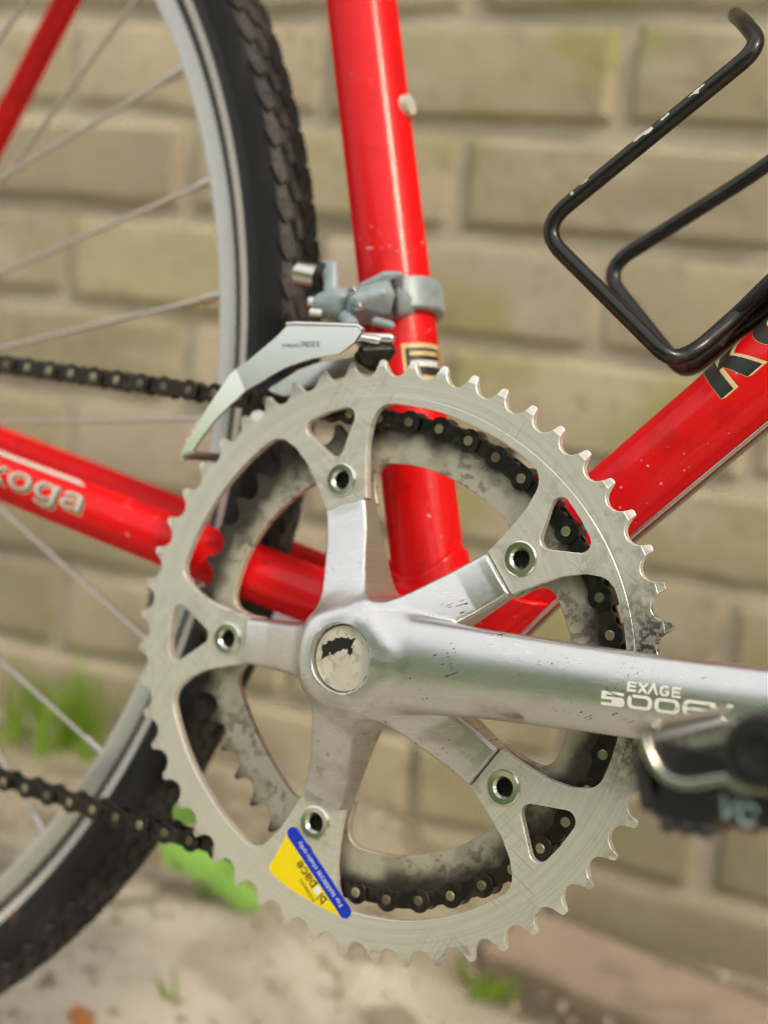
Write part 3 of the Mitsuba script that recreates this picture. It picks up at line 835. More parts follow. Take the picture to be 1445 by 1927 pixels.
for i, s_ in enumerate(spk):
    v, f = plate(s_, 11.5 + i * 3.6, 13.4 + i * 3.6, .2, 4)
    add(wl + "__sprocket", (v + [WC[0], 0, WC[2]], f), "m_chain")
# ---------------------------------------------------------------- chainrings
TIP = (107.05, -0.24, -0.37, 1.48, -0.85, 0.12, 0.68)
def R_tip(t):
    return TIP[0] + TIP[1] * np.cos(t) + TIP[2] * np.sin(t) + TIP[3] * np.cos(2 * t) + TIP[4] * np.sin(2 * t) + TIP[5] * np.cos(4 * t) + TIP[6] * np.sin(4 * t)
_a = np.radians([92, 83, 74.5, 65, 47, 38, 21.5, 14, -12, -29, -36, -54, -62, -71, -79, -88, -119, -128, -138, -165, 163, 130, 110])
_r = np.array([83.3, 83.3, 82.6, 81.8, 82, 82.3, 84.5, 86, 88.2, 87.4, 86.7, 85.7, 85.3, 85.1, 85, 85.2, 79.9, 78.9, 78.7, 82, 85.7, 86, 84.6])
_m = lambda t: np.stack([1 + 0 * t] + [g(k * t) for k in (1, 2, 3, 4) for g in (np.cos, np.sin)], -1)
_c = np.linalg.solve(_m(_a).T @ _m(_a) + .15 * np.diag([0, 1, 1, 1, 1, 2, 2, 2, 2.]), _m(_a).T @ _r)
def R_pin(t):
    return _m(np.asarray(t, float)) @ _c

BOLT = [112.555 - 72 * i for i in range(5)]
def toothed(Rf, n, off, prof):
    out = []
    for k in range(n):
        a = math.radians(off + 360 / n * k)
        for x, dr_ in [(-x, d) for x, d in prof[::-1]] + prof[1:]:
            t = a + x / prof[-1][0] * math.pi / n * .985
            out.append(polar(1, math.degrees(t)) * (Rf(t) + dr_))
    out = np.array(out)
    return out
PROF = [(0, 0), (.7, -.05), (1.15, -.35), (1.4, -1.0), (1.65, -2.1), (2.05, -3.15), (2.7, -4.2), (3.5, -5.05), (4.6, -5.7), (5.6, -6.0), (6.25, -6.05)]

def tab(bolt, pts):
    e, s = polar(1, bolt), polar(1, bolt + 90)
    return Polygon([e * r_ + s * h_ for r_, h_ in pts] + [e * r_ - s * h_ for r_, h_ in pts[::-1]])
TAB = [(55.9, 8.6), (58, 8.9), (62, 9.8), (68, 11.1), (75, 13.1), (82, 16.6), (86.5, 20.5), (92, 27), (104, 32)]
deg = np.radians(np.arange(0, 360, 1.5))
def disc(fr_):
    return Polygon(np.stack([fr_(deg) * np.cos(deg), fr_(deg) * np.sin(deg)], 1))
def ring_polygon(outer, hole_r, tabs, rounding, small=True, grow=0.0):
    hole = disc(hole_r).difference(unary_union(tabs))
    core = hole.intersection(Point(0, 0).buffer(62, 64))
    hole = unary_union([hole.buffer(-rounding, 12).buffer(rounding, 12), core])
    hole = hole.buffer(grow).buffer(.05).buffer(-.05)
    if hole.geom_type != "Polygon":
        hole = max(hole.geoms, key=lambda g: g.area)
    p = Polygon(outer, [np.array(hole.exterior.coords)])
    if small:
        for b in BOLT:
            e, s = polar(1, b), polar(1, b + 90)
            Ro = float(hole_r(np.radians(b))) - .8
            tri = Polygon([e * 71.6, e * (Ro - .3) + s * 13.6, e * (Ro + .6), e * (Ro - .3) - s * 13.6]).buffer(-3.5, 10).buffer(3.5, 10).buffer(grow)
            p = p.difference(tri)
    for b in BOLT:
        p = p.difference(Point(*polar(65, b)).buffer(4.4, 12))
    return p
tabs = [tab(b, TAB) for b in BOLT]
outer = toothed(R_tip, 52, 1.6, PROF)
base_poly = ring_polygon(outer, lambda t: R_tip(t) - 16.0, tabs, 7.5)
def tip_bevel(r, t):
    d = R_tip(t) - r
    return np.maximum(.05, np.clip((3.0 - d) / 3.0, 0, 1) * 1.1)
oc = B + "__outer_chainring"
cut = disc(lambda t: R_tip(t) - 2.6)
body_poly = max(getattr(base_poly.intersection(cut), "geoms", [base_poly.intersection(cut)]), key=lambda g: g.area)
tips_ = [g for g in base_poly.difference(disc(lambda t: R_tip(t) - 3.4)).geoms if g.area > 1]
add(oc, cat(fix(plate(body_poly, .14, 3.4, .22, .9)), *[fix(plate(g, .14, 3.4, .2, .9, tip_bevel)) for g in tips_]), "m_ring", smooth=24)
tag(oc, "large worn silver oval chainring with grimy rim")
lip = disc(lambda t: R_tip(t) - 13.0)
lip_poly = ring_polygon(np.array(lip.exterior.coords)[:-1], lambda t: R_tip(t) - 16.0, tabs, 7.5, grow=.04)
add(oc + "__face", fix(plate(lip_poly, 0.0, .9, .14, .9, back_ch=0.02)), "m_ring", smooth=24)

# inner chainring
INPROF = [(0, 0), (.7, -.1), (1.1, -.7), (1.5, -1.9), (2.1, -3.2), (3.0, -4.4), (4.2, -5.2), (5.4, -5.6), (6.1, -5.7)]
R_in = lambda t: R_pin(t) + 2.5
itab = [tab(b, [(54, 8.8), (60, 9.2), (66, 11), (72, 14), (80, 20)]) for b in BOLT]
in_poly = ring_polygon(toothed(R_in, 42, 92.1 - 8.571 / 2, INPROF), lambda t: R_pin(t) - 15.0, itab, 6, small=False)
ic = B + "__inner_chainring"
add(ic, fix(plate(in_poly, 6.6, 9.8, .35, 1.2)), "m_inner_ring", smooth=24)
tag(ic, "small oval chainring caked with black grease, carrying the chain")

# chainring bolts
for b in BOLT:
    c_ = polar(65, b)
    k = add(B + "__chainring_bolt", lathe([(2.9, 4.0), (2.9, .2), (3.75, -.85), (5.55, -1.0), (6.05, -.6), (6.1, .6), (6.1, 4.0)], (c_[0], 0, c_[1]), n=48), "m_bolt", smooth=28)
    star = Polygon([polar(2.75 + .42 * math.cos(6 * math.radians(t)), t + b) for t in range(0, 360, 6)])
    v, f = plate(star, 2.2, 3.9, .05, 2)
    add(k + "__socket", (v + [c_[0], 0, c_[1]], f), "m_black_hole")
    add(k + "__nut", lathe([(0, 10.6), (5.2, 10.6), (5.6, 10.0), (5.6, 6.0)], (c_[0], 0, c_[1]), n=24), "m_rusty_steel", smooth=28)

def on_ring(mesh, lift):
    """flat mesh x right, y up, z out of the ring's face"""
    v, f = vf(mesh)
    return np.stack([v[:, 0], -(lift + v[:, 2]), v[:, 1]], 1), f
# the yellow and blue sticker
sk = oc + "__sticker"
yel = Polygon([(-26.2, -70.2), (-30.9, -81.4), (-32.1, -84.0), (-30.6, -85.7), (-26, -87.6), (-20, -89.5), (-14, -90.8), (-8, -91.9), (-2, -92.6), (2.2, -92.9)]).buffer(.3).buffer(-.3)
add(oc + "__sticker", on_ring(flat(yel, .08), .02), "m_yellow")
tag(oc + "__sticker", "yellow and blue printed sticker between two chainring arms")
blu = LineString([(-23.6, -69.5), (2.2, -90.6)]).buffer(2.55, 12)
add(oc + "__sticker_band", on_ring(flat(blu, .08), .12), "m_blue")
dirn = np.array([-.774, .633]); upn = np.array([-.633, -.774])
def sticker_text(s, h, at, sx=1.0, bold=False, width=None):
    v, f = text(s, h, .03, sx, bold)
    if width:
        v = v.copy(); v[:, 0] = (v[:, 0] - v[:, 0].min()) * width / np.ptp(v[:, 0])
    w = np.asarray(at) + v[:, :1] * dirn + v[:, 1:2] * upn
    return np.column_stack([w, v[:, 2]]), f
add(oc + "__sticker_lettering", on_ring(sticker_text("For NARROW chain only", 1.75, np.array([1.15, -88.6]), width=27.6), .21), "m_white")
bt = np.array([-5.6, -88.6])
add(oc + "__sticker_name", on_ring(cat(sticker_text("bi", 3.5, bt, width=3.0, bold=True), sticker_text("pace", 3.5, bt + dirn * 6.6, width=10.6, bold=True)), .11), "m_ink")
dot = bt + dirn * 4.9 + upn * 1.3
add(oc + "__sticker_dot", on_ring(flat(Point(*dot).buffer(1.5, 12), .04), .11), "m_white")
add(oc + "__sticker_small_name", on_ring(sticker_text("SHIMANO", 1.25, bt + dirn * 2.6 + upn * 4.2, width=9.5, bold=True), .11), "m_ink")

# ---------------------------------------------------------------- crank with its five armed spider
def hw(u):
    return np.interp(u, [0, 20, 48, 75, 100, 140, 158, 180], [17.6, 16.6, 14.4, 13.7, 13.1, 12.7, 13.6, 14.2])
def wc(u):
    return np.interp(u, [0, 60, 100, 170], [0, -.3, -.9, -.9])
def front(u, w):
    x = np.clip((w - wc(u)) / hw(u), -1.05, 1.05)
    return np.interp(u, [0, 20, 60, 175], [22.0, 22.0, 22.5, 25.5]) - 4.6 * np.abs(x) ** 2.3
def crank_sdf(p):
    u, d, w = p[:, 0], -p[:, 1], p[:, 2]
    hub = smax(smax(np.hypot(u, w) - np.interp(d, [-11, 5, 22], [15.5, 18.8, 17.4]), d - 19.5, 8), -d - 10.5, 2.2)
    q = np.hypot(np.minimum(u, 0) + np.maximum(u - 170, 0), w - wc(u))
    q = np.where((u > 0) & (u < 170), np.abs(w - wc(u)), q) - hw(u)
    arm = smax(q, d - front(u, w), np.interp(u, [-10, 10, 45], [8.0, 6.0, 2.0]))
    arm = smax(arm, np.interp(u, [0, 25, 60, 170], [4, 8.0, 10.0, 12.5]) - d, 2.5)
    sp = None
    for a in (108, 36, -36, -108, 180):
        e = polar(1, a)
        r, t = u * e[0] + w * e[1], np.abs(-u * e[1] + w * e[0])
        half = np.interp(r, [0, 14, 30, 56], [11.5, 10.2, 8.9, 8.5])
        top = np.interp(r, [10, 18, 30, 44, 52, 60], [21.0, 18.2, 12.6, 5.6, 3.1, 1.6]) - .6 * (t / 8.5) ** 2
        a1 = smax(smax(t - half, d - top, 2.0), np.maximum(np.maximum(-d - 6.3, r - 55.6), -r), .5)
        rr = np.where(r > 64, np.hypot(r - 64, t), t) - 8.4
        a2 = np.maximum(np.maximum(rr, np.maximum(d + 3.45, -d - 6.5)), 40 - r)
        s_ = np.minimum(a1, a2)
        sp = s_ if sp is None else smin(sp, s_, 7)
    body = smin(smin(hub, sp, 10), arm, np.interp(np.hypot(u, w), [18, 34], [6.0, 1.2]))
    return smax(body, -np.maximum(np.hypot(u, w) - 11.5, 20.0 - d), .5)
v, f, nn = surface_nets(crank_sdf, (-76, -28, -75), (188, 12, 75), .85)
def uw(v):
    return np.stack([v[:, 0] * CA - v[:, 2] * SA, v[:, 1], v[:, 0] * SA + v[:, 2] * CA], 1)
ck = B + "__crank"
add(ck, (uw(v), f), "m_crank", normals=uw(nn))
tag(ck, "scratched polished silver crank arm with five spider arms")
capv, capf = lathe([(0, -22.95), (6, -22.9), (10.4, -22.65), (11.1, -22.3), (11.3, -21.7), (11.3, -19.5)], (0, 0, 0), n=96)
add(ck + "__dust_cap", (capv, capf), "m_cap", smooth=30)
tag(ck + "__dust_cap", "flaked chrome dust cap with a black patch where the chrome has gone")

def stroke(pts, w=.62):
    return LineString(pts).buffer(w, cap_style="flat", join_style="mitre")
def rounded(x0, y0, x1, y1, r, w):
    o = shapely.box(x0, y0, x1, y1).buffer(-r).buffer(r, 10)
    return o.difference(shapely.box(x0 + w * 1.5, y0 + w, x1 - w * 1.5, y1 - w).buffer(-.8).buffer(.8, 8))
def zig(): return None
H = 4.3
five = unary_union([shapely.box(.2, H - .95, 7.2, H), shapely.box(0, 1.9, 1.5, H), shapely.box(0, 1.9, 6.4, 2.75), rounded(0, 0, 7.6, 2.75, 1.25, .85).intersection(shapely.box(3.5, 0, 8, 3)), shapely.box(0, 0, 5, .85)])
zero = rounded(0, 0, 7.9, H, 1.9, .9)
eee = unary_union([rounded(0, 0, 10, H + .6, 2.1, .95).intersection(shapely.box(0, 0, 6.2, 6)), shapely.box(1, 1.9, 7.4, 2.85), shapely.box(5, H - .35, 7.6, H + .6), shapely.box(5, 0, 7.6, .95)])
exx = unary_union([Polygon([(0, H + .6), (2.3, H + .6), (6.6, 0), (4.4, 0)]), Polygon([(.3, 0), (2.6, 0), (4.4, 2.2), (3.4, 3.4)]), Polygon([(3.6, 2.6), (4.9, 1.7), (8.2, 4.6), (6.6, 5.2)])])
parts, x_ = [], 0
for g_, w_ in ((five, 8.4), (zero, 8.5), (zero, 8.7), (eee, 7.2), (exx, 8)):
    parts.append(shapely.affinity.translate(g_, x_, 0)); x_ += w_
num = unary_union(parts)
scr = unary_union([LineString([(1.5, 4.6), (4, 3.6), (7.2, 2.9)]).buffer(.22), LineString([(9.5, 4.0), (11, 1.8), (11.8, 1.2)]).buffer(.3), LineString([(24.5, 3.9), (29, 2.2)]).buffer(.12), Point(21.6, 1.1).buffer(.28), Point(24.0, 1.8).buffer(.35)])
num = num.difference(scr)
SL = unary_union([stroke([(0, 0), (0, 3.0)], .38), stroke([(-.38, .38), (2.5, .38)], .38), stroke([(-.1, 1.65), (2.3, 1.65)], .3), stroke([(-.38, 2.75), (2.5, 2.75)], .25),
                  stroke([(3.3, 0), (5.9, 3)], .36), stroke([(5.9, 0), (3.3, 3)], .36), stroke([(6.4, 0), (7.8, 3), (9.2, 0)], .34),
                  shapely.box(9.9, 0, 12.9, 3.05).buffer(-1.2).buffer(1.2, 8).difference(shapely.box(10.6, .62, 12.25, 2.43).buffer(-.5).buffer(.5, 6)).difference(shapely.box(11.9, 1.62, 13.2, 2.43)), stroke([(11.5, 1.4), (12.9, 1.4)], .28),
                  stroke([(13.9, 0), (13.9, 3.0)], .22), stroke([(14.1, .3), (16.4, .3)], .32), stroke([(14.0, 1.5), (16.2, 1.5)], .28), stroke([(13.8, 2.75), (16.4, 2.75)], .3)])
def on_crank(poly, u0, w0, tilt, lift):
    ms = []
    for g in getattr(poly, "geoms", [poly]):
        if g.area < .02: continue
        g = shapely.segmentize(g, .5)
        v, f = flat(g, .04)
        t = trimesh.remesh.subdivide_to_size(*[np.array(a) for a in (trimesh.Trimesh(v, f).vertices, trimesh.Trimesh(v, f).faces)], 1.2, max_iter=8)
        v, f = t
        a = math.radians(tilt)
        uu, ww = u0 + v[:, 0] * math.cos(a) - v[:, 1] * math.sin(a), w0 + v[:, 0] * math.sin(a) + v[:, 1] * math.cos(a)
        dd = front(uu, ww) + lift + v[:, 2]
        ms.append((uw(np.stack([uu, -dd, ww], 1)), f))
    return cat(*ms)
add(ck + "__lettering", on_crank(num, 93.2, -4.3, -.2, .02), "m_white")
add(ck + "__small_lettering", on_crank(SL, 101.6, .75, -.6, .02), "m_white")
# far crank arm and bearing, mostly hidden
lv = [np.array([0, 100., 0]), np.array([-165, 106., -13.1])]
add(B + "__far_crank", ball_hull((0, 98, 0, 15), (-20, 102, -1.6, 13), (-165, 106, -13, 11)), "m_crank", smooth=40)
add(B + "__far_crank__axle", tube(seg((0, 6, 0), (0, 96, 0)), 8.5, 24), "m_steel", smooth=40)

# ---------------------------------------------------------------- chain
pins = []
for k in range(22):
    a = 92.1 - 8.571 * k
    p = polar(float(R_pin(np.radians(a))), a)
    pins.append([p[0], 8.2, p[1]])
up_, lo_ = [], []
for k in range(1, 26):
    s = 12.7 * k
    up_.append([pins[0][0] - s, 8.2 + s * .012, pins[0][2] + .5 * min(s, 60) / 60 + .024 * s])
    lo_.append([pins[-1][0] - s, 8.2 + s * .02, pins[-1][2] - .006 * s - .6])
pins = np.array(up_[::-1] + pins + lo_)
ch = B + "__chain"
tag(ch, "greasy black roller chain running over the smaller chainring")
def link_poly(r, waist, L):
    g = unary_union([Point(0, 0).buffer(r, 10), Point(L, 0).buffer(r, 10), shapely.box(0, -waist, L, waist)])
    return g.buffer(1.2, 6).buffer(-1.2, 6)
LP = {o: link_poly(*a, 12.7) for o, a in ((0, (4.25, 2.9)), (1, (4.0, 2.6)))}
PL = {}
for o, (yy, tk) in ((0, (3.65, .95)), (1, (2.55, .95))):
    PL[o] = cat(plate(LP[o], -yy - tk / 2, -yy + tk / 2, .25, 1.3), plate(LP[o], yy - tk / 2, yy + tk / 2, .25, 1.3))
ROL = lathe([(0, -2.2), (3.85, -2.2), (3.85, 2.2), (0, 2.2)], (0, 0, 0), n=14)
PIN = lathe([(0, -4.75), (1.35, -4.75), (1.75, -4.4), (1.75, 4.4), (1.35, 4.75), (0, 4.75)], (0, 0, 0), n=12)
for i in range(len(pins) - 1):
    a, b = pins[i], pins[i + 1]
    L = np.linalg.norm(b - a); e = (b - a) / L; n_ = np.cross(e, [0, 1., 0]); n_ /= np.linalg.norm(n_); yv = np.cross(n_, e)
    o = i % 2
    m_ = cat(PL[o], ROL, shift(ROL, 12.7)) if o else PL[o]
    v, f = vf(m_)
    jit = RNG.normal(0, .12)
    add(ch + "__link", (a + v[:, :1] * e * (L / 12.7) + (v[:, 1:2] + jit) * yv - v[:, 2:3] * n_, f), "m_chain" if RNG.random() < .7 else "m_chain_brown", smooth=30)
    add(ch + "__pin", (np.array(PIN[0]) + a, PIN[1]), "m_pin" if RNG.random() < .6 else "m_pin_dark", smooth=30)

# ---------------------------------------------------------------- front derailleur
fd = B + "__front_derailleur"
tag(fd, "front derailleur with a blue grey clamp and a polished chain cage")
cl = []
for s, r in ((131.4, 14.8), (131.5, 17.6), (132.4, 18.5), (143.6, 18.5), (144.5, 17.6), (144.6, 14.8)):
    cl.append((s, r))
add(fd + "__clamp_band", tube(np.array([along(ST, s) for s, _ in cl]), [r for _, r in cl], 48, caps=False), "m_grey_paint", smooth=40)
add(fd + "__clamp_body", cat(ball_hull((-46.5, 22, 131.8, 1.8), (-46, 22, 120.5, 1.8), (-34, 27, 137.6, 1.6), (-31, 28, 126.5, 1.8), (-40, 17.5, 128, 3.6), (-33, 22, 132, 3), (-32, 36, 131, 6)), ball_hull((-42, 22, 134.2, 1.6), (-34.5, 25, 139.2, 1.9), (-29.5, 27, 140.2, 1.5), (-31, 30, 137, 2)), ball_hull((-34, 22.5, 121.3, 1.9), (-28.5, 24, 120.6, 1.7))), "m_grey_paint", smooth=40)
# screw heads, spring and a slot in the clamp's hinge
for (x_, y_, z_, r_) in ((-41.5, 15.0, 131.2, 1.7), (-38.5, 15.6, 125.4, 1.7)):
    hd = lathe([(0, -1.1), (r_ * .8, -1.1), (r_, -.8), (r_, 1.5), (0, 1.5)], (x_, y_, z_), n=18)
    add(fd + "__adjusting_screw", cat(hd), "m_steel", smooth=35)
    add(fd + "__screw_slot", box((r_ * 1.7, .25, .5), (x_, y_ - 1.12, z_)), "m_black_hole")
tt = np.linspace(0, 1, 80)
add(fd + "__return_spring", tube(np.stack([-52.0 + 6.5 * tt, 24.5 + 3.2 * np.cos(tt * 2 * np.pi * 5), 118.6 + 3.2 * np.sin(tt * 2 * np.pi * 5) - 2 * tt], 1), .55, 8), "m_steel", smooth=40)
add(fd + "__clamp_hinge", cat(tube(seg((-27.8, 26.0, 124.5), (-31.0, 26.0, 138.5)), 1.0, 14)), "m_chain", smooth=40)
add(fd + "__outer_link", ball_hull((-50.5, 21, 128, 5.6), (-51, 21, 126, 5.6), (-57.5, 21.5, 126.5, 4.9)), "m_grey_paint", smooth=40)
add(fd + "__pivot_pin", tube(seg((-57, 20.5, 127), (-63.4, 21.2, 127), 2), 2.6, 20), "m_chrome", smooth=40)
add(fd + "__pivot_pin", tube(seg((-55, 18.5, 122.6), (-61, 19.2, 122.6), 2), 2.0, 20), "m_chrome", smooth=40)
add(fd + "__cable_lever", cat(ball_hull((-61.2, 23, 142, 1.8), (-57.2, 23, 142, 1.8), (-54.5, 21, 131, 3.2)), ball_hull((-61.0, 23, 138, 1.8), (-57, 22, 136, 2))), "m_grey_paint", smooth=40)
add(fd + "__anchor_bolt", cat(tube(seg((-62.5, 22, 137), (-71.0, 20.5, 137.5), 2), 4.7, 18), tube(seg((-70.5, 20.5, 137.5), (-72.0, 20.3, 137.6), 2), 3.6, 18)), "m_steel", smooth=40)
add(fd + "__anchor_washer", tube(seg((-60.3, 22.6, 136.7), (-62.6, 22.2, 137.0), 2), 5.9, 20), "m_chain", smooth=40)
add(fd + "__lower_arm", cat(ball_hull((-45, 19, 121.5, 3.2), (-37.5, 13, 116.5, 2.8)), ball_hull((-37.5, 13, 116.5, 2.8), (-27, 4, 111, 2.4))), "m_grey_paint", smooth=40)
add(fd + "__cage_pivot", cat(ball_hull((-24.5, 1, 112.2, 1.9), (-17, 6, 113.2, 2.0)), ball_hull((-26.5, -3, 111.5, 1.6), (-20, 2, 111.6, 1.8))), "m_chrome", smooth=40)
add(fd + "__cage_spacer", cat(ball_hull((-23, -1, 107, 2.2), (-17.5, 7, 109, 2.6), (-20, 6, 102, 2.0)), ball_hull((-27, 4, 105.5, 2.5), (-24, 8, 104, 3))), "m_chain", smooth=40)
OUTP = [(-54.2, 113.3), (-50.5, 113.6), (-24.0, 114.8), (-21.9, 113.0), (-23.9, 109.1), (-29.3, 104.6), (-40.5, 102.0), (-50.4, 98.2), (-58.0, 93.6), (-66.7, 87.7), (-75, 81.6), (-82.1, 76.0), (-89.6, 68.3), (-96.0, 60.3), (-99.3, 58.4), (-101.3, 60.9), (-95.1, 70.2), (-86.6, 81.3), (-76.4, 93.3), (-68.5, 99.0), (-58.1, 108.7)]
CREASE = (np.array([-70.0, 91.4]), np.array([-.79, -.61]))
def cage_y(v, y0):
    """the cage plates lean back at the top and turn in past a crease"""
    s = np.clip((v[:, [0, 2]] - CREASE[0]) @ CREASE[1], 0, 99)
    v = v.copy()
    v[:, 1] += .10 * (v[:, 2] - 104) * (s <= 0) + .10 * (v[:, 2] - 104) * (s > 0) + .30 * s
    return v
def cage_plate(pts, y0, t):
    g = Polygon(pts).buffer(.5, 6).buffer(-.5, 6)
    a = CREASE[0] + np.array([[-.61, .79], [.61, -.79]]) * 40
    pieces = shapely.ops.split(g, LineString(a)).geoms
    ms = []
    for g in pieces:
        v, f = plate(g, y0, y0 + t, .15, 2.0)
        ms.append((cage_y(v, y0), f))
    return cat(*ms)
import shapely.ops
add(fd + "__outer_cage_plate", cage_plate(OUTP, -7.2, 1.3), "m_chrome", smooth=20)
add(fd + "__top_flange", tube(np.array([[-54.6, -5.6, 113.9], [-50.5, -5.3, 114.3], [-24.0, -4.9, 115.3], [-22.0, -5, 114.0]]), [.9, 1.15, 1.15, .9], 14), "m_chrome", smooth=40)
add(fd + "__inner_cage_plate", cage_plate([(-90, 62), (-87.1, 69.9), (-79.4, 80.9), (-70.5, 91.1), (-58.8, 99.5), (-50.8, 102.9), (-38.1, 105.6), (-24, 110), (-22, 101), (-34.8, 99.5), (-55.3, 92.8), (-66.5, 85.1), (-75.6, 75.1), (-83.8, 64.2), (-87, 60)], 12.5, 1.3), "m_chrome", smooth=20)
add(fd + "__tail_bridge", ball_hull((-97.8, .4, 60.6, 1.2), (-95.5, 20, 61.5, 1.2), (-94.5, .4, 62.2, 1.0), (-92.5, 20, 63, 1.0)), "m_rusty_steel", smooth=40)
def cage_text(s, h, x, z, ang, width, mat):
    v, f = text(s, h, .03, 1, True)
    v[:, 0] = (v[:, 0] - v[:, 0].min()) * width / np.ptp(v[:, 0])
    c_, s_ = math.cos(math.radians(ang)), math.sin(math.radians(ang))
    w = np.stack([x + v[:, 0] * c_ - v[:, 1] * s_, -7.2 - .03 - v[:, 2], z + v[:, 0] * s_ + v[:, 1] * c_], 1)
    return cage_y(w, 0), f
add(fd + "__cage_lettering", cat(cage_text("SHIMANO", 1.3, -54.5, 105.2, 4, 7.5, 0), cage_text("INDEX", 2.0, -46.5, 105.9, 4, 8.5, 0)), "m_ink")
add(fd + "__tail_lettering", cage_text("S.I.S.", 2.3, -97, 65.3, 51, 12.0, 0), "m_white")

# ---------------------------------------------------------------- bottle cage
bc = B + "__bottle_cage"
tag(bc, "black wire bottle cage with chipped paint on the down tube")
NEAR = bend([(80.3, 45, 240.7), (88.5, 30, 232.5), (99.1, 20, 220.5), (28.6, 20, 157.9), (83.3, 22, 115.3), (88.2, 32, 120.6), (97.8, 42, 135.8), (105.7, 44, 146.7), (136, 45, 180)], 13, 12)
FARW = bend([(150, 74, 251), (90.6, 74, 196.1), (32.3, 74, 154.9), (71.6, 68, 118.2), (79.0, 62, 119.0), (95.0, 54, 131.9), (104.8, 52, 139.0), (136, 50, 173)], 13, 12)
add(bc + "__near_wire", tube(NEAR, 2.85, 20), "m_cage", smooth=40)
add(bc + "__far_wire", tube(FARW, 2.85, 20), "m_cage", smooth=40)
add(bc + "__mounting_plate", rbox((46, 17, 3.2), along(DT, 176) + np.array([-.731, 0, .682]) * 21.5, .8, np.stack([DT, [0, 1, 0], [-DT[2], 0, DT[0]]], 1)), "m_cage", smooth=30)
def chip(at, size, seed):
    at = np.asarray(at, float)
    i = np.argmin(np.linalg.norm(NEAR[:, [0, 2]] - at[[0, 2]], axis=1))
    r = np.random.default_rng(seed)
    # nearest point on the straight run
    best = None
    for a, b in zip(NEAR[:-1], NEAR[1:]):
        d = b - a; L2 = d @ d; t = np.clip(((at - a) @ d) / max(L2, 1e-9), 0, 1); q = a + d * t; dd = np.linalg.norm(q - at)
        if best is None or dd < best[0]: best = (dd, q, d / np.sqrt(L2))
    _, q, d = best
    blob = Polygon([polar(1 + .35 * r.normal(), k) * size for k in range(0, 360, 30)]).buffer(.25).buffer(-.1)
    blob = max(getattr(blob, "geoms", [blob]), key=lambda g: g.area)
    return on_tube(flat(Polygon(blob.exterior), .03), q, d, 2.85, r.uniform(15, 40), .0)
for i, (at, sz) in enumerate([((63.7, 18, 188.4), (2.6, .9)), ((66.2, 18, 190.8), (1.6, .8)), ((71.0, 18, 195.6), (1.6, .45)), ((80.8, 18, 204.4), (1.9, .6)), ((82.6, 18, 206), (.7, .3)), ((41.3, 18, 169.3), (.6, .5)), ((46.1, 18, 172.7), (1.2, .3))]):
    add(bc + "__bare_chip", chip(at, np.array(sz), i), "m_bare_chip")

# ---------------------------------------------------------------- near pedal
pd = B + "__near_pedal"
tag(pd, "black platform pedal with a steel cage, blurred close to the lens")
SHEET = [(142.3, 13.9), (140.3, 13.5), (139.7, 12.0), (140.4, 10.0), (141.9, 7.3), (144.0, 4.5), (146.8, 2.7), (151.2, 2.3), (156.9, 4.6), (159.3, 5.7), (164.1, 4.4), (169.0, 6.3), (178, 4.2), (186, 3.6), (192, 5.5), (196, 9), (197, 13)]
sh = LineString(bend([np.array(p) for p in SHEET], 2.5, 5)).buffer(1.05, 8)
add(pd + "__steel_cage", plate(sh, -121, -62, .25, 1.0), "m_steel", smooth=35)
teeth = [(142.6, 8.2)]
for k in range(6):
    x0 = 144.0 + k * 2.55; z0 = 8.9 + k * 1.02
    teeth += [(x0, z0), (x0 + .2, z0 + 2.3), (x0 + 1.1, z0 + 2.7), (x0 + 1.3, z0 + .7)]
teeth += [(160, 15.3), (160, 14.2), (150, 9.8)]
add(pd + "__toothed_plate", plate(Polygon(teeth).buffer(.1), -117, -115.4, .2, 1.0), "m_steel", smooth=35)
add(pd + "__toothed_plate", shift(plate(Polygon(teeth).buffer(.1), -70, -68.4, .2, 1.0), 2), "m_steel", smooth=35)
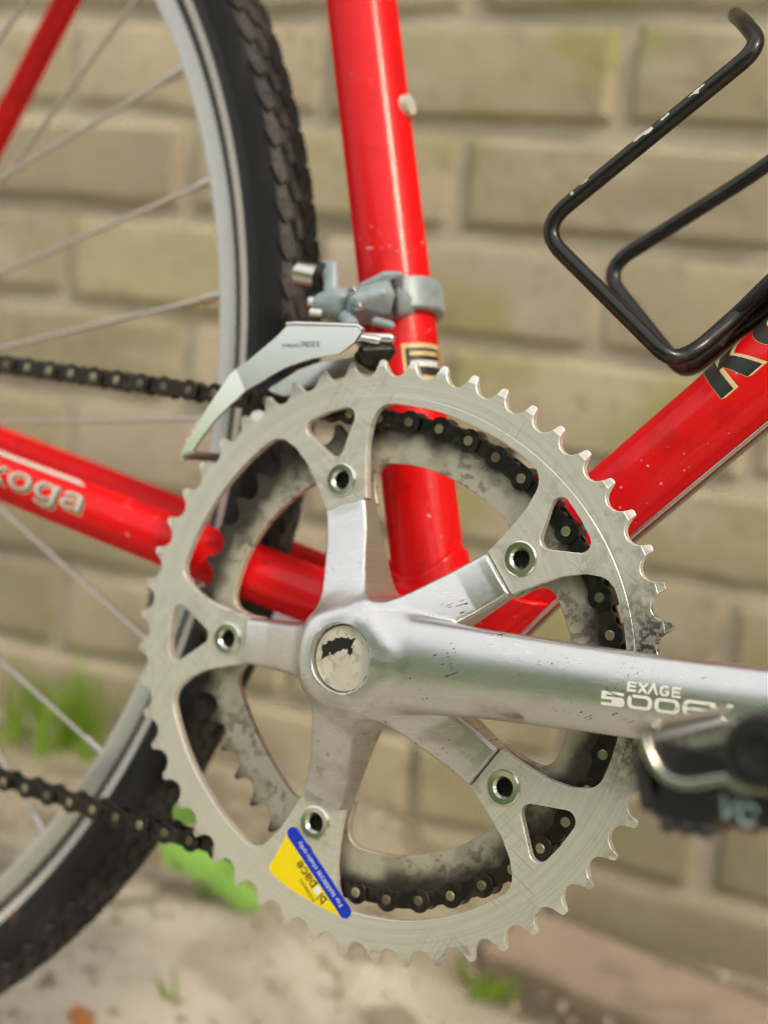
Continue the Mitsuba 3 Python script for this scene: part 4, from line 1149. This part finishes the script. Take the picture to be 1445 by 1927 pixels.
add(pd + "__body", cat(rbox((54, 50, 8.0), (166.8, -91.5, 12.5), 1.5, np.array([[.93, 0, -.37], [0, 1, 0], [.37, 0, .93]])), rbox((22, 52, 7), (153.5, -91.5, 7.4), .8), rbox((30, 50, 8), (172, -91.5, 9.4), .8)), "m_black_plastic", smooth=35)
add(pd + "__dust_cap", lathe([(0, -127.4), (3.4, -127.4), (3.9, -128.6), (5.2, -128.6), (5.8, -127.0), (7.4, -127.2), (8.2, -126.6), (8.6, -124), (8.6, -66), (6, -62), (4.5, -40), (4.5, -26)], (168.2, 0, 14.2), n=48), "m_black_plastic", smooth=30)
blk = []
blk.append(ball_hull((139.6, -118, 5.0, 1.9), (139.6, -70, 5.0, 1.9), (142.6, -118, -4.2, 1.9), (142.6, -70, -4.2, 1.9)))
blk.append(rbox((14.5, 54, 10.5), (151.6, -92, -2.6), 1.2, np.array([[.985, 0, .17], [0, 1, 0], [-.17, 0, .985]])))
for k in range(3):
    blk.append(ball_hull((148.0 + k * 4.2, -118, -7.6 + k * .4, 2.0), (148.0 + k * 4.2, -66, -7.6 + k * .4, 2.0)))
add(pd + "__lower_block", cat(*blk), "m_black_plastic", smooth=35)
add(pd + "__side_plate", rbox((36, 4, 7), (172, -116, -.2), 1.0), "m_black_plastic", smooth=35)
add(pd + "__rusty_tongue", ball_hull((160.5, -112, -4.8, 1.6), (165.5, -112, -4.4, 1.8), (160.5, -80, -4.8, 1.6), (165.5, -80, -4.4, 1.8)), "m_rust", smooth=35)
v, f = text("VC", 5.0, .15, 1.0, True)
v[:, 0] *= 8.5 / np.ptp(v[:, 0])
add(pd + "__lettering", (np.stack([158.2 + v[:, 0] + .1 * v[:, 1], -118.05 - v[:, 2], -3.0 + v[:, 1] * .95 - .07 * v[:, 0]], 1), f), "m_teal")
# far pedal
add(B + "__far_pedal", cat(rbox((80, 8, 20), (-168, 130, -13), 2), rbox((80, 8, 20), (-168, 190, -13), 2), rbox((8, 66, 18), (-206, 160, -13), 2), rbox((8, 66, 18), (-130, 160, -13), 2), tube(seg((-168, 108, -13), (-168, 195, -13)), 7, 20)), "m_black_plastic", smooth=35)
